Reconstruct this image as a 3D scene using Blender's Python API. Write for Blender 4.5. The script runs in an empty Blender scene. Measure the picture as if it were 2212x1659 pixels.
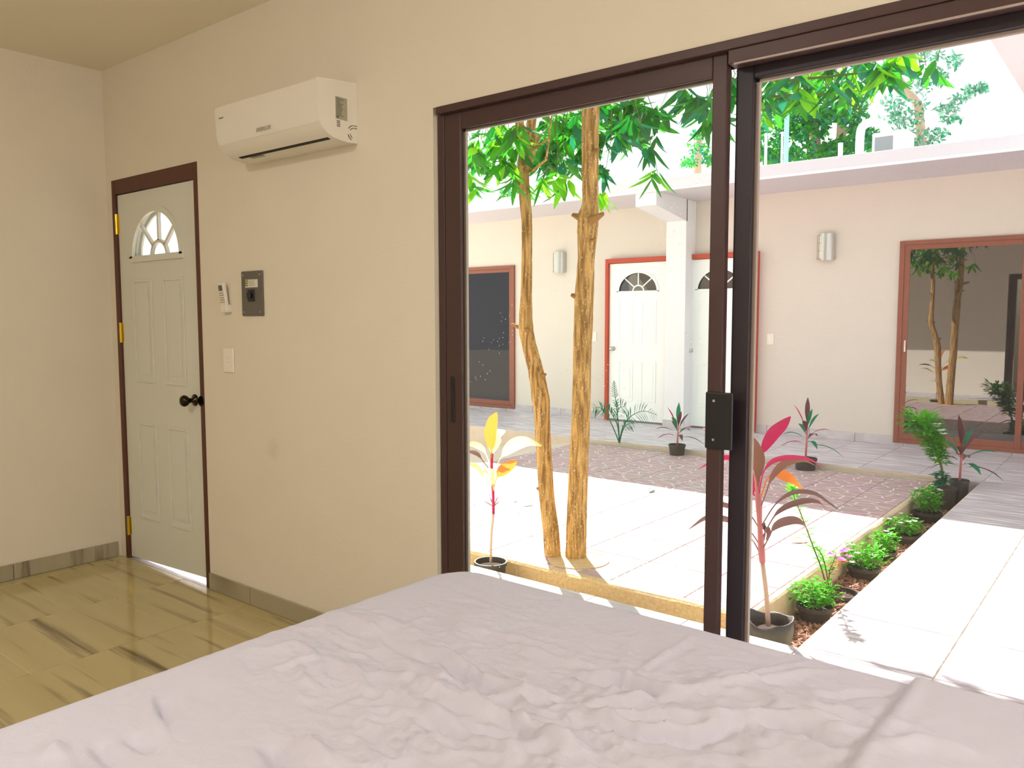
import bpy, math, random
import numpy as np
from mathutils import Vector, Matrix, Euler
random.seed(7)
rng = np.random.default_rng(7)
sc = bpy.context.scene
COL = sc.collection
R = math.radians

# ------------------------------------------------------------------ camera
IW, IH, FPX = 2212.0, 1659.0, 1741.7
YAW, PITCH, ROLL = R(38.80), R(4.584), R(-0.111)
CAM = Vector((0.0, -2.157, 1.36))
_f = Vector((-math.sin(YAW)*math.cos(PITCH), math.cos(YAW)*math.cos(PITCH), -math.sin(PITCH)))
_r = _f.cross(Vector((0, 0, 1))).normalized()
_u = _r.cross(_f)
_r2 = _r*math.cos(ROLL) + _u*math.sin(ROLL)
_u2 = -_r*math.sin(ROLL) + _u*math.cos(ROLL)
cam = bpy.data.cameras.new('camera')
cam.sensor_fit = 'HORIZONTAL'; cam.sensor_width = 36.0
cam.lens = FPX/IW*36.0
cam.clip_start = 0.03; cam.clip_end = 300
camo = bpy.data.objects.new('camera', cam); COL.objects.link(camo)
M = Matrix((_r2, _u2, -_f)).transposed().to_4x4(); M.translation = CAM
camo.matrix_world = M
sc.camera = camo

def ray(px, py):
    return _r2*((px-IW/2)/FPX) - _u2*((py-IH/2)/FPX) + _f
def atY(px, py, Y):                    # surveyed point on the plane y = Y
    d = ray(px, py); return CAM + d*((Y-CAM.y)/d.y)
def atZ(px, py, Z):
    d = ray(px, py); return CAM + d*((Z-CAM.z)/d.z)
def atX(px, py, X):
    d = ray(px, py); return CAM + d*((X-CAM.x)/d.x)

# ------------------------------------------------------------------ light
sc.view_settings.view_transform = 'Standard'
sc.view_settings.look = 'None'
sc.view_settings.exposure = 0.0
sc.view_settings.gamma = 1.0
sc.view_settings.use_curve_mapping = False
sc.cycles.max_bounces = 6
sc.cycles.diffuse_bounces = 4
sc.cycles.glossy_bounces = 3
sc.cycles.transparent_max_bounces = 14
sc.cycles.use_light_tree = False
sc.cycles.use_adaptive_sampling = True
sc.cycles.adaptive_threshold = 0.05
sc.cycles.sample_clamp_indirect = 8.0

world = bpy.data.worlds.new('world'); sc.world = world; world.use_nodes = True
bg = world.node_tree.nodes['Background']
bg.inputs['Color'].default_value = (0.93, 0.97, 1.0, 1); bg.inputs['Strength'].default_value = 1.7
sl = bpy.data.lights.new('sun', 'SUN'); sl.energy = 15.5; sl.angle = R(0.55); sl.color = (1.0, 0.97, 0.94)
so = bpy.data.objects.new('sun', sl); COL.objects.link(so)
SUNDIR = Vector((0.80, -0.766, -1.0)).normalized()
so.rotation_euler = SUNDIR.to_track_quat('-Z', 'Y').to_euler()
so.location = (-6, 8, 9)
FILL_STRENGTH = 104.0; BEDFILL_STRENGTH = 185.0  # both indoor lamps are added, out of view, to lift the daylight

# ------------------------------------------------------------------ materials
def srgb(r, g, b):
    def c(v):
        v /= 255.0
        return v/12.92 if v <= 0.04045 else ((v+0.055)/1.055)**2.4
    return (c(r), c(g), c(b), 1.0)

def newmat(name):
    m = bpy.data.materials.new(name); m.use_nodes = True
    nt = m.node_tree
    return m, nt, nt.nodes['Principled BSDF']

def N(nt, t, **kw):
    n = nt.nodes.new(t)
    for k, v in kw.items():
        if k.startswith('i_'): n.inputs[k[2:].replace('_', ' ')].default_value = v
        else: setattr(n, k, v)
    return n

def mat(name, col, rough=0.6, var=0.0, scale=8.0, bump=0.0, bscale=60.0, metal=0.0, spec=0.5, stretch=(1, 1, 1), trans=0.0):
    m, nt, p = newmat(name)
    p.inputs['Base Color'].default_value = col
    p.inputs['Roughness'].default_value = rough
    p.inputs['Metallic'].default_value = metal
    p.inputs['Specular IOR Level'].default_value = spec
    L = nt.links
    if var or bump:
        tc = N(nt, 'ShaderNodeTexCoord'); mp = N(nt, 'ShaderNodeMapping')
        mp.inputs['Scale'].default_value = stretch
        L.new(tc.outputs['Object'], mp.inputs['Vector'])
    if var:
        nz = N(nt, 'ShaderNodeTexNoise'); nz.inputs['Scale'].default_value = scale; nz.inputs['Detail'].default_value = 5
        L.new(mp.outputs[0], nz.inputs['Vector'])
        mx = N(nt, 'ShaderNodeMix', data_type='RGBA', blend_type='MIX')
        mx.inputs[6].default_value = tuple(c*(1-var) for c in col[:3])+(1,)
        mx.inputs[7].default_value = tuple(min(1, c*(1+var)) for c in col[:3])+(1,)
        L.new(nz.outputs['Fac'], mx.inputs[0]); L.new(mx.outputs[2], p.inputs['Base Color'])
    if bump:
        nb = N(nt, 'ShaderNodeTexNoise'); nb.inputs['Scale'].default_value = bscale; nb.inputs['Detail'].default_value = 4
        L.new(mp.outputs[0], nb.inputs['Vector'])
        bp = N(nt, 'ShaderNodeBump'); bp.inputs['Strength'].default_value = bump; bp.inputs['Distance'].default_value = 0.01
        L.new(nb.outputs['Fac'], bp.inputs['Height']); L.new(bp.outputs[0], p.inputs['Normal'])
    if trans:
        tr = N(nt, 'ShaderNodeBsdfTranslucent'); tr.inputs['Color'].default_value = tuple(min(1, c*1.5) for c in col[:3])+(1,)
        ms = N(nt, 'ShaderNodeMixShader'); ms.inputs[0].default_value = trans
        L.new(p.outputs[0], ms.inputs[1]); L.new(tr.outputs[0], ms.inputs[2])
        L.new(ms.outputs[0], nt.nodes['Material Output'].inputs['Surface'])
    return m

def glassmat(name, tint=(0.93, 0.97, 0.95, 1), dirt=0.0, refl=1.0):
    m = bpy.data.materials.new(name); m.use_nodes = True; nt = m.node_tree; nt.nodes.clear()
    out = N(nt, 'ShaderNodeOutputMaterial'); L = nt.links
    tr = N(nt, 'ShaderNodeBsdfTransparent'); tr.inputs[0].default_value = tint
    gl = N(nt, 'ShaderNodeBsdfGlossy'); gl.inputs['Roughness'].default_value = 0.02
    lw = N(nt, 'ShaderNodeLayerWeight'); lw.inputs['Blend'].default_value = 0.5
    fr = N(nt, 'ShaderNodeMath', operation='POWER'); fr.inputs[1].default_value = 5.0; L.new(lw.outputs['Facing'], fr.inputs[0])
    mu = N(nt, 'ShaderNodeMath', operation='MULTIPLY_ADD'); mu.inputs[1].default_value = 0.5*refl; mu.inputs[2].default_value = 0.03*refl
    mx = N(nt, 'ShaderNodeMixShader')
    L.new(fr.outputs[0], mu.inputs[0]); L.new(mu.outputs[0], mx.inputs[0])
    L.new(tr.outputs[0], mx.inputs[1]); L.new(gl.outputs[0], mx.inputs[2])
    last = mx
    if dirt:
        tc = N(nt, 'ShaderNodeTexCoord'); vo = N(nt, 'ShaderNodeTexVoronoi'); vo.inputs['Scale'].default_value = 55
        nz = N(nt, 'ShaderNodeTexNoise'); nz.inputs['Scale'].default_value = 4
        L.new(tc.outputs['Object'], vo.inputs['Vector']); L.new(tc.outputs['Object'], nz.inputs['Vector'])
        lt = N(nt, 'ShaderNodeMath', operation='LESS_THAN'); lt.inputs[1].default_value = 0.10
        gt = N(nt, 'ShaderNodeMath', operation='GREATER_THAN'); gt.inputs[1].default_value = 0.56
        L.new(vo.outputs['Distance'], lt.inputs[0]); L.new(nz.outputs['Fac'], gt.inputs[0])
        an = N(nt, 'ShaderNodeMath', operation='MULTIPLY'); L.new(lt.outputs[0], an.inputs[0]); L.new(gt.outputs[0], an.inputs[1])
        sc_ = N(nt, 'ShaderNodeMath', operation='MULTIPLY'); sc_.inputs[1].default_value = dirt; L.new(an.outputs[0], sc_.inputs[0])
        df = N(nt, 'ShaderNodeBsdfTranslucent'); df.inputs[0].default_value = (0.9, 0.9, 0.88, 1)
        m2 = N(nt, 'ShaderNodeMixShader'); L.new(sc_.outputs[0], m2.inputs[0]); L.new(mx.outputs[0], m2.inputs[1]); L.new(df.outputs[0], m2.inputs[2])
        last = m2
    L.new(last.outputs[0], out.inputs['Surface'])
    return m

def mirrorglass(name, base, refl):
    m, nt, p = newmat(name)
    p.inputs['Base Color'].default_value = base; p.inputs['Roughness'].default_value = 0.5; p.inputs['Specular IOR Level'].default_value = 0.0
    gl = N(nt, 'ShaderNodeBsdfGlossy'); gl.inputs['Roughness'].default_value = 0.01
    gl.inputs['Color'].default_value = (0.92, 0.9, 0.86, 1)
    ms = N(nt, 'ShaderNodeMixShader'); ms.inputs[0].default_value = refl
    nt.links.new(p.outputs[0], ms.inputs[1]); nt.links.new(gl.outputs[0], ms.inputs[2])
    nt.links.new(ms.outputs[0], nt.nodes['Material Output'].inputs['Surface'])
    return m

def veintile(name, base, vein, light, rough, vscale=(0.8, 13, 1), amount=0.9, warp=0.2, thr=(0.55, 0.70)):
    """ceramic tile printed with soft streaks that run along x; every tile takes its own cut of the print"""
    m, nt, p = newmat(name); L = nt.links
    p.inputs['Roughness'].default_value = rough
    tc = N(nt, 'ShaderNodeTexCoord'); oi = N(nt, 'ShaderNodeObjectInfo')
    mul = N(nt, 'ShaderNodeMath', operation='MULTIPLY'); mul.inputs[1].default_value = 37.0
    L.new(oi.outputs['Random'], mul.inputs[0])
    cmb = N(nt, 'ShaderNodeCombineXYZ'); L.new(mul.outputs[0], cmb.inputs[0]); L.new(mul.outputs[0], cmb.inputs[1])
    add = N(nt, 'ShaderNodeVectorMath', operation='ADD'); L.new(tc.outputs['Object'], add.inputs[0]); L.new(cmb.outputs[0], add.inputs[1])
    mp = N(nt, 'ShaderNodeMapping'); mp.inputs['Scale'].default_value = vscale; mp.inputs['Rotation'].default_value = (0, 0, R(14))
    L.new(add.outputs[0], mp.inputs['Vector'])
    n1 = N(nt, 'ShaderNodeTexNoise'); n1.inputs['Scale'].default_value = 1.0; n1.inputs['Detail'].default_value = 6; n1.inputs['Distortion'].default_value = warp
    L.new(mp.outputs[0], n1.inputs['Vector'])
    rp = N(nt, 'ShaderNodeValToRGB'); rp.color_ramp.elements[0].position = thr[0]; rp.color_ramp.elements[1].position = thr[1]
    rp.color_ramp.elements[0].color = (0, 0, 0, 1); rp.color_ramp.elements[1].color = (amount, amount, amount, 1)
    L.new(n1.outputs['Fac'], rp.inputs[0])
    n2 = N(nt, 'ShaderNodeTexNoise'); n2.inputs['Scale'].default_value = 0.6; n2.inputs['Detail'].default_value = 3
    L.new(mp.outputs[0], n2.inputs['Vector'])
    a = N(nt, 'ShaderNodeMix', data_type='RGBA'); a.inputs[6].default_value = base; a.inputs[7].default_value = light
    L.new(n2.outputs['Fac'], a.inputs[0])
    b = N(nt, 'ShaderNodeMix', data_type='RGBA'); b.inputs[7].default_value = vein
    L.new(rp.outputs[0], b.inputs[0]); L.new(a.outputs[2], b.inputs[6])
    L.new(b.outputs[2], p.inputs['Base Color'])
    return m

def flagstone(name):
    """ceramic courtyard tile printed with small irregular stones and pale joints"""
    m, nt, p = newmat(name); L = nt.links
    p.inputs['Roughness'].default_value = 0.55
    tc = N(nt, 'ShaderNodeTexCoord'); oi = N(nt, 'ShaderNodeObjectInfo')
    mul = N(nt, 'ShaderNodeMath', operation='MULTIPLY'); mul.inputs[1].default_value = 20.0; L.new(oi.outputs['Random'], mul.inputs[0])
    cmb = N(nt, 'ShaderNodeCombineXYZ'); L.new(mul.outputs[0], cmb.inputs[0]); L.new(mul.outputs[0], cmb.inputs[1])
    add = N(nt, 'ShaderNodeVectorMath', operation='ADD'); L.new(tc.outputs['Object'], add.inputs[0]); L.new(cmb.outputs[0], add.inputs[1])
    mp = N(nt, 'ShaderNodeMapping'); mp.inputs['Scale'].default_value = (6.0, 11.0, 1.0); L.new(add.outputs[0], mp.inputs['Vector'])
    vo = N(nt, 'ShaderNodeTexVoronoi', feature='DISTANCE_TO_EDGE', voronoi_dimensions='2D'); vo.inputs['Scale'].default_value = 1.0
    L.new(mp.outputs[0], vo.inputs['Vector'])
    vc = N(nt, 'ShaderNodeTexVoronoi', voronoi_dimensions='2D'); vc.inputs['Scale'].default_value = 1.0; L.new(mp.outputs[0], vc.inputs['Vector'])
    nz = N(nt, 'ShaderNodeTexNoise'); nz.inputs['Scale'].default_value = 30; L.new(tc.outputs['Object'], nz.inputs['Vector'])
    rp = N(nt, 'ShaderNodeValToRGB'); rp.color_ramp.elements[0].position = 0.02; rp.color_ramp.elements[1].position = 0.045
    rp.color_ramp.elements[0].color = (1, 1, 1, 1); rp.color_ramp.elements[1].color = (0, 0, 0, 1)
    L.new(vo.outputs['Distance'], rp.inputs[0])
    a = N(nt, 'ShaderNodeMix', data_type='RGBA'); a.inputs[6].default_value = srgb(176, 142, 146); a.inputs[7].default_value = srgb(204, 176, 176)
    L.new(nz.outputs['Fac'], a.inputs[0])
    a2 = N(nt, 'ShaderNodeMix', data_type='RGBA', blend_type='MULTIPLY'); a2.inputs[0].default_value = 0.12
    L.new(a.outputs[2], a2.inputs[6]); L.new(vc.outputs['Color'], a2.inputs[7])
    b = N(nt, 'ShaderNodeMix', data_type='RGBA'); b.inputs[7].default_value = srgb(240, 232, 230)
    L.new(rp.outputs[0], b.inputs[0]); L.new(a2.outputs[2], b.inputs[6]); L.new(b.outputs[2], p.inputs['Base Color'])
    return m

def barkmat(name):
    m, nt, p = newmat(name); L = nt.links
    p.inputs['Roughness'].default_value = 0.85; p.inputs['Specular IOR Level'].default_value = 0.2
    tc = N(nt, 'ShaderNodeTexCoord'); mp = N(nt, 'ShaderNodeMapping'); mp.inputs['Scale'].default_value = (60, 60, 7)
    L.new(tc.outputs['Object'], mp.inputs['Vector'])
    n1 = N(nt, 'ShaderNodeTexNoise'); n1.inputs['Scale'].default_value = 1; n1.inputs['Detail'].default_value = 6; L.new(mp.outputs[0], n1.inputs['Vector'])
    n2 = N(nt, 'ShaderNodeTexNoise'); n2.inputs['Scale'].default_value = 6; L.new(tc.outputs['Object'], n2.inputs['Vector'])
    a = N(nt, 'ShaderNodeMix', data_type='RGBA'); a.inputs[6].default_value = srgb(104, 68, 30); a.inputs[7].default_value = srgb(226, 180, 114)
    mr = N(nt, 'ShaderNodeMapRange'); mr.inputs['From Min'].default_value = 0.36; mr.inputs['From Max'].default_value = 0.64; L.new(n1.outputs['Fac'], mr.inputs['Value']); L.new(mr.outputs[0], a.inputs[0])
    a2 = N(nt, 'ShaderNodeMix', data_type='RGBA'); a2.inputs[7].default_value = srgb(190, 150, 90); a2.inputs[0].default_value = 0.3; L.new(a.outputs[2], a2.inputs[6])
    mp2 = N(nt, 'ShaderNodeMapping'); mp2.inputs['Scale'].default_value = (105, 105, 34); L.new(tc.outputs['Object'], mp2.inputs['Vector'])
    vo = N(nt, 'ShaderNodeTexVoronoi'); vo.inputs['Scale'].default_value = 1; L.new(mp2.outputs[0], vo.inputs['Vector'])
    rp = N(nt, 'ShaderNodeValToRGB'); rp.color_ramp.elements[0].position = 0.10; rp.color_ramp.elements[1].position = 0.22
    rp.color_ramp.elements[0].color = (0.9, 0.9, 0.9, 1); rp.color_ramp.elements[1].color = (0, 0, 0, 1)
    L.new(vo.outputs['Distance'], rp.inputs[0])
    b = N(nt, 'ShaderNodeMix', data_type='RGBA'); b.inputs[7].default_value = srgb(250, 232, 200); L.new(rp.outputs[0], b.inputs[0]); L.new(a2.outputs[2], b.inputs[6])
    L.new(b.outputs[2], p.inputs['Base Color'])
    bp = N(nt, 'ShaderNodeBump'); bp.inputs['Strength'].default_value = 1.0; bp.inputs['Distance'].default_value = 0.01
    L.new(n1.outputs['Fac'], bp.inputs['Height']); L.new(bp.outputs[0], p.inputs['Normal'])
    return m

def screenmat(name):
    """woven insect screen: fine threads, mostly open"""
    m = bpy.data.materials.new(name); m.use_nodes = True; nt = m.node_tree; nt.nodes.clear(); L = nt.links
    out = N(nt, 'ShaderNodeOutputMaterial'); tr = N(nt, 'ShaderNodeBsdfTransparent')
    df = N(nt, 'ShaderNodeBsdfDiffuse'); df.inputs[0].default_value = (0.22, 0.22, 0.22, 1)
    tc = N(nt, 'ShaderNodeTexCoord')
    w1 = N(nt, 'ShaderNodeTexWave', bands_direction='Z'); w1.inputs['Scale'].default_value = 130; w1.inputs['Distortion'].default_value = 0.0
    w2 = N(nt, 'ShaderNodeTexWave', bands_direction='X'); w2.inputs['Scale'].default_value = 118; w2.inputs['Distortion'].default_value = 0.0
    L.new(tc.outputs['Object'], w1.inputs['Vector']); L.new(tc.outputs['Object'], w2.inputs['Vector'])
    ad = N(nt, 'ShaderNodeMath', operation='MULTIPLY'); L.new(w1.outputs['Fac'], ad.inputs[0]); L.new(w2.outputs['Fac'], ad.inputs[1])
    s = N(nt, 'ShaderNodeMath', operation='MULTIPLY_ADD'); s.inputs[1].default_value = 0.15; s.inputs[2].default_value = 0.04; L.new(ad.outputs[0], s.inputs[0])
    ms = N(nt, 'ShaderNodeMixShader'); L.new(s.outputs[0], ms.inputs[0]); L.new(tr.outputs[0], ms.inputs[1]); L.new(df.outputs[0], ms.inputs[2])
    L.new(ms.outputs[0], out.inputs['Surface'])
    return m

def emitmat(name, col, strength):
    m = bpy.data.materials.new(name); m.use_nodes = True; nt = m.node_tree; nt.nodes.clear()
    out = N(nt, 'ShaderNodeOutputMaterial'); e = N(nt, 'ShaderNodeEmission'); e.inputs[0].default_value = col; e.inputs[1].default_value = strength
    nt.links.new(e.outputs[0], out.inputs['Surface']); return m

def stained_wall(name, col):
    """painted plaster; a small smudge stays beside the bed"""
    m = mat(name, col, 0.85, 0.03, 3.0, 0.10, 90)
    nt = m.node_tree; L = nt.links; p = nt.nodes['Principled BSDF']
    src = p.inputs['Base Color'].links[0].from_socket
    tc = N(nt, 'ShaderNodeTexCoord'); mp = N(nt, 'ShaderNodeMapping')
    mp.inputs['Location'].default_value = (3.134*15, 0, -0.77*15); mp.inputs['Scale'].default_value = (15, 0, 15)
    L.new(tc.outputs['Object'], mp.inputs['Vector'])
    ln = N(nt, 'ShaderNodeVectorMath', operation='LENGTH'); L.new(mp.outputs[0], ln.inputs[0])
    nz = N(nt, 'ShaderNodeTexNoise'); nz.inputs['Scale'].default_value = 30; L.new(tc.outputs['Object'], nz.inputs['Vector'])
    sb = N(nt, 'ShaderNodeMath', operation='SUBTRACT'); sb.inputs[0].default_value = 0.95; L.new(ln.outputs['Value'], sb.inputs[1]); sb.use_clamp = True
    mu = N(nt, 'ShaderNodeMath', operation='MULTIPLY'); L.new(sb.outputs[0], mu.inputs[0]); L.new(nz.outputs['Fac'], mu.inputs[1])
    m3 = N(nt, 'ShaderNodeMath', operation='MULTIPLY'); m3.inputs[1].default_value = 0.3; L.new(mu.outputs[0], m3.inputs[0])
    mx = N(nt, 'ShaderNodeMix', data_type='RGBA'); mx.inputs[7].default_value = srgb(150, 104, 70)
    L.new(m3.outputs[0], mx.inputs[0]); L.new(src, mx.inputs[6]); L.new(mx.outputs[2], p.inputs['Base Color'])
    return m

PAINT = srgb(234, 225, 207)
MT = dict(
    wall=stained_wall('cream wall paint', PAINT),
    facade=mat('pale cream facade paint', srgb(219, 211, 201), 0.85, 0.03, 3.0, 0.10, 90),
    palegrout=mat('white grout', srgb(238, 232, 226), 0.8),
    edging=mat('mossy grey edging', srgb(176, 168, 150), 0.9, 0.2, 30),
    ceil=mat('ceiling paint', srgb(242, 232, 212), 0.9, 0.02, 2.0),
    white=mat('white plaster', srgb(238, 236, 241), 0.8, 0.03, 5),
    roofwhite=mat('white roof render', srgb(216, 212, 220), 0.8, 0.03, 5),
    concrete=mat('beige concrete', srgb(214, 196, 180), 0.9, 0.10, 14, 0.3, 60),
    curb=mat('tan concrete curb', srgb(214, 184, 142), 0.9, 0.36, 60, 0.5, 70),
    yellowcurb=mat('yellowed concrete lip', srgb(206, 190, 160), 0.9, 0.25, 20, 0.3, 60),
    grout=mat('pale grout', srgb(226, 214, 176), 0.8, 0.05, 20),
    tile=veintile('marble look floor tile', srgb(178, 162, 112), srgb(96, 78, 46), srgb(208, 192, 142), 0.10),
    btile=veintile('marble look skirting tile', srgb(150, 140, 116), srgb(100, 86, 62), srgb(190, 180, 152), 0.2),
    porch=veintile('grey streaked porch tile', srgb(178, 170, 178), srgb(238, 234, 238), srgb(200, 192, 198), 0.45, (2.5, 34, 1), 0.9, 0.2, (0.48, 0.62)),
    porchskirt=veintile('grey porch skirting tile', srgb(188, 180, 184), srgb(224, 218, 220), srgb(204, 198, 200), 0.5, (6, 10, 10), 0.7, 0.4, (0.45, 0.7)),
    flag=flagstone('printed flagstone tile'),
    alu=mat('dark bronze aluminium', srgb(74, 52, 50), 0.42, 0.08, 30, spec=0.4),
    aludk=mat('near black bronze aluminium', srgb(44, 36, 42), 0.45, 0.05, 30, spec=0.4),
    alulip=mat('pale aluminium bead', srgb(176, 158, 146), 0.4, spec=0.5),
    black=mat('black plastic', srgb(24, 22, 24), 0.45),
    brownframe=mat('reddish brown window frame', srgb(140, 78, 58), 0.45, 0.08, 20),
    mahog=mat('dark mahogany frame', srgb(88, 46, 30), 0.5, 0.2, 12, stretch=(1, 1, 0.2)),
    redwood=mat('red stained door frame', srgb(186, 62, 34), 0.5, 0.12, 12),
    doorw=mat('white door enamel', srgb(226, 226, 214), 0.4, 0.01, 5),
    doorfar=mat('bright white door enamel', srgb(244, 246, 246), 0.4),
    brass=mat('brass', srgb(216, 184, 60), 0.3, metal=0.9),
    bronze=mat('dark antique bronze', srgb(60, 50, 36), 0.2, metal=0.9),
    steel=mat('brushed steel', srgb(200, 198, 194), 0.3, metal=0.9),
    plastic=mat('white plastic', srgb(238, 232, 220), 0.35),
    plasticw=mat('warm white plastic', srgb(246, 240, 228), 0.4),
    greyprint=mat('grey print', srgb(150, 136, 110), 0.6),
    label=mat('silver label', srgb(170, 164, 146), 0.5, 0.10, 60),
    dark=mat('dark slot', srgb(30, 26, 20), 0.7),
    lcd=mat('grey display', srgb(96, 96, 84), 0.3),
    panelgrey=mat('grey powder coated steel', srgb(104, 98, 90), 0.55, 0.14, 120),
    paper=mat('white paper label', srgb(226, 222, 210), 0.6),
    yellow=mat('yellow print', srgb(214, 200, 60), 0.6),
    glass=glassmat('clear window glass', dirt=0.5),
    doorglass=glassmat('door light glass', (0.96, 0.98, 0.97, 1)),
    screen=screenmat('insect screen'),
    fglass=mirrorglass('reflective dark glass', srgb(30, 27, 27), 0.17),
    fglassl=mirrorglass('dark blue glass', srgb(26, 27, 42), 0.035),
    dlglass=mirrorglass('dark fanlight glass', srgb(50, 48, 54), 0.08),
    sheet=mat('pinkish white cotton sheet', srgb(208, 205, 218), 0.9, 0.02, 4, 0.35, 38),
    mattress=mat('mattress ticking', srgb(220, 214, 208), 0.9),
    woodbase=mat('dark bed base', srgb(70, 48, 34), 0.6),
    bark=barkmat('mango bark'),
    scar=mat('pale cut wood', srgb(216, 160, 104), 0.8, 0.2, 30),
    barkst=mat('weathered bark stub', srgb(158, 116, 66), 0.9, 0.35, 50, 0.6, 70),
    barkdk=mat('dark broken bark', srgb(110, 78, 44), 0.9, 0.3, 40, 0.5, 60),
    soil=mat('dark potting soil', srgb(62, 46, 38), 1.0, 0.4, 40, 0.8, 60),
    mulch=mat('wood chip mulch', srgb(150, 112, 92), 0.9, 0.4, 25),
    pot=mat('black nursery pot plastic', srgb(66, 58, 56), 0.5, 0.15, 18),
    bag=mat('dusty black growing bag', srgb(72, 67, 62), 0.55, 0.4, 14, 0.3, 30),
    stempink=mat('pink stem', srgb(200, 120, 116), 0.7, 0.15, 30),
    stemtan=mat('tan stem', srgb(206, 176, 150), 0.8, 0.15, 30),
    twig=mat('green brown twig', srgb(104, 108, 48), 0.8, 0.15, 30),
    l_dark=mat('dark green leaf', srgb(24, 112, 34), 0.45, 0.2, 9, trans=0.40),
    l_mid=mat('green leaf', srgb(54, 148, 30), 0.45, 0.2, 9, trans=0.45),
    l_lime=mat('lime leaf', srgb(120, 200, 24), 0.5, 0.15, 9, trans=0.5),
    l_teal=mat('blue green leaf', srgb(26, 126, 86), 0.5, 0.2, 9, trans=0.35),
    l_grey=mat('grey green leaf', srgb(96, 140, 122), 0.6, 0.2, 9, trans=0.3),
    l_bush=mat('bright bush leaf', srgb(84, 172, 10), 0.6, 0.4, 14, spec=0.15, trans=0.3),
    l_pink=mat('magenta cordyline leaf', srgb(190, 10, 82), 0.45, 0.3, 8, trans=0.3),
    l_tan=mat('tan cordyline leaf', srgb(142, 98, 76), 0.5, 0.3, 8, trans=0.2),
    l_brown=mat('brown pink cordyline leaf', srgb(122, 86, 80), 0.5, 0.3, 8, trans=0.15),
    l_orange=mat('orange cordyline leaf', srgb(206, 120, 44), 0.5, 0.3, 8, trans=0.45),
    l_pale=mat('pale yellow cordyline leaf', srgb(240, 226, 150), 0.5, 0.2, 8, trans=0.45),
    l_dkred=mat('dark red green leaf', srgb(104, 60, 66), 0.5, 0.3, 8, trans=0.3),
    l_yellow=mat('yellow fallen leaf', srgb(224, 206, 60), 0.6),
    fl_white=mat('white petals', srgb(250, 248, 248), 0.6, trans=0.3),
    fl_pink=mat('pink petals', srgb(222, 50, 160), 0.6, trans=0.15),
    fl_red=mat('red petals', srgb(210, 24, 54), 0.6, trans=0.2),
    fillglow=emitmat('added fill lamp diffuser', (1.0, 0.96, 0.93, 1), FILL_STRENGTH),
    bedfillglow=emitmat('added bedside fill lamp shade', (1.0, 0.98, 0.97, 1), BEDFILL_STRENGTH),
    condenser=mat('white condenser enamel', srgb(236, 238, 238), 0.4),
    grille=mat('grey grille', srgb(130, 136, 134), 0.6),
)

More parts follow.
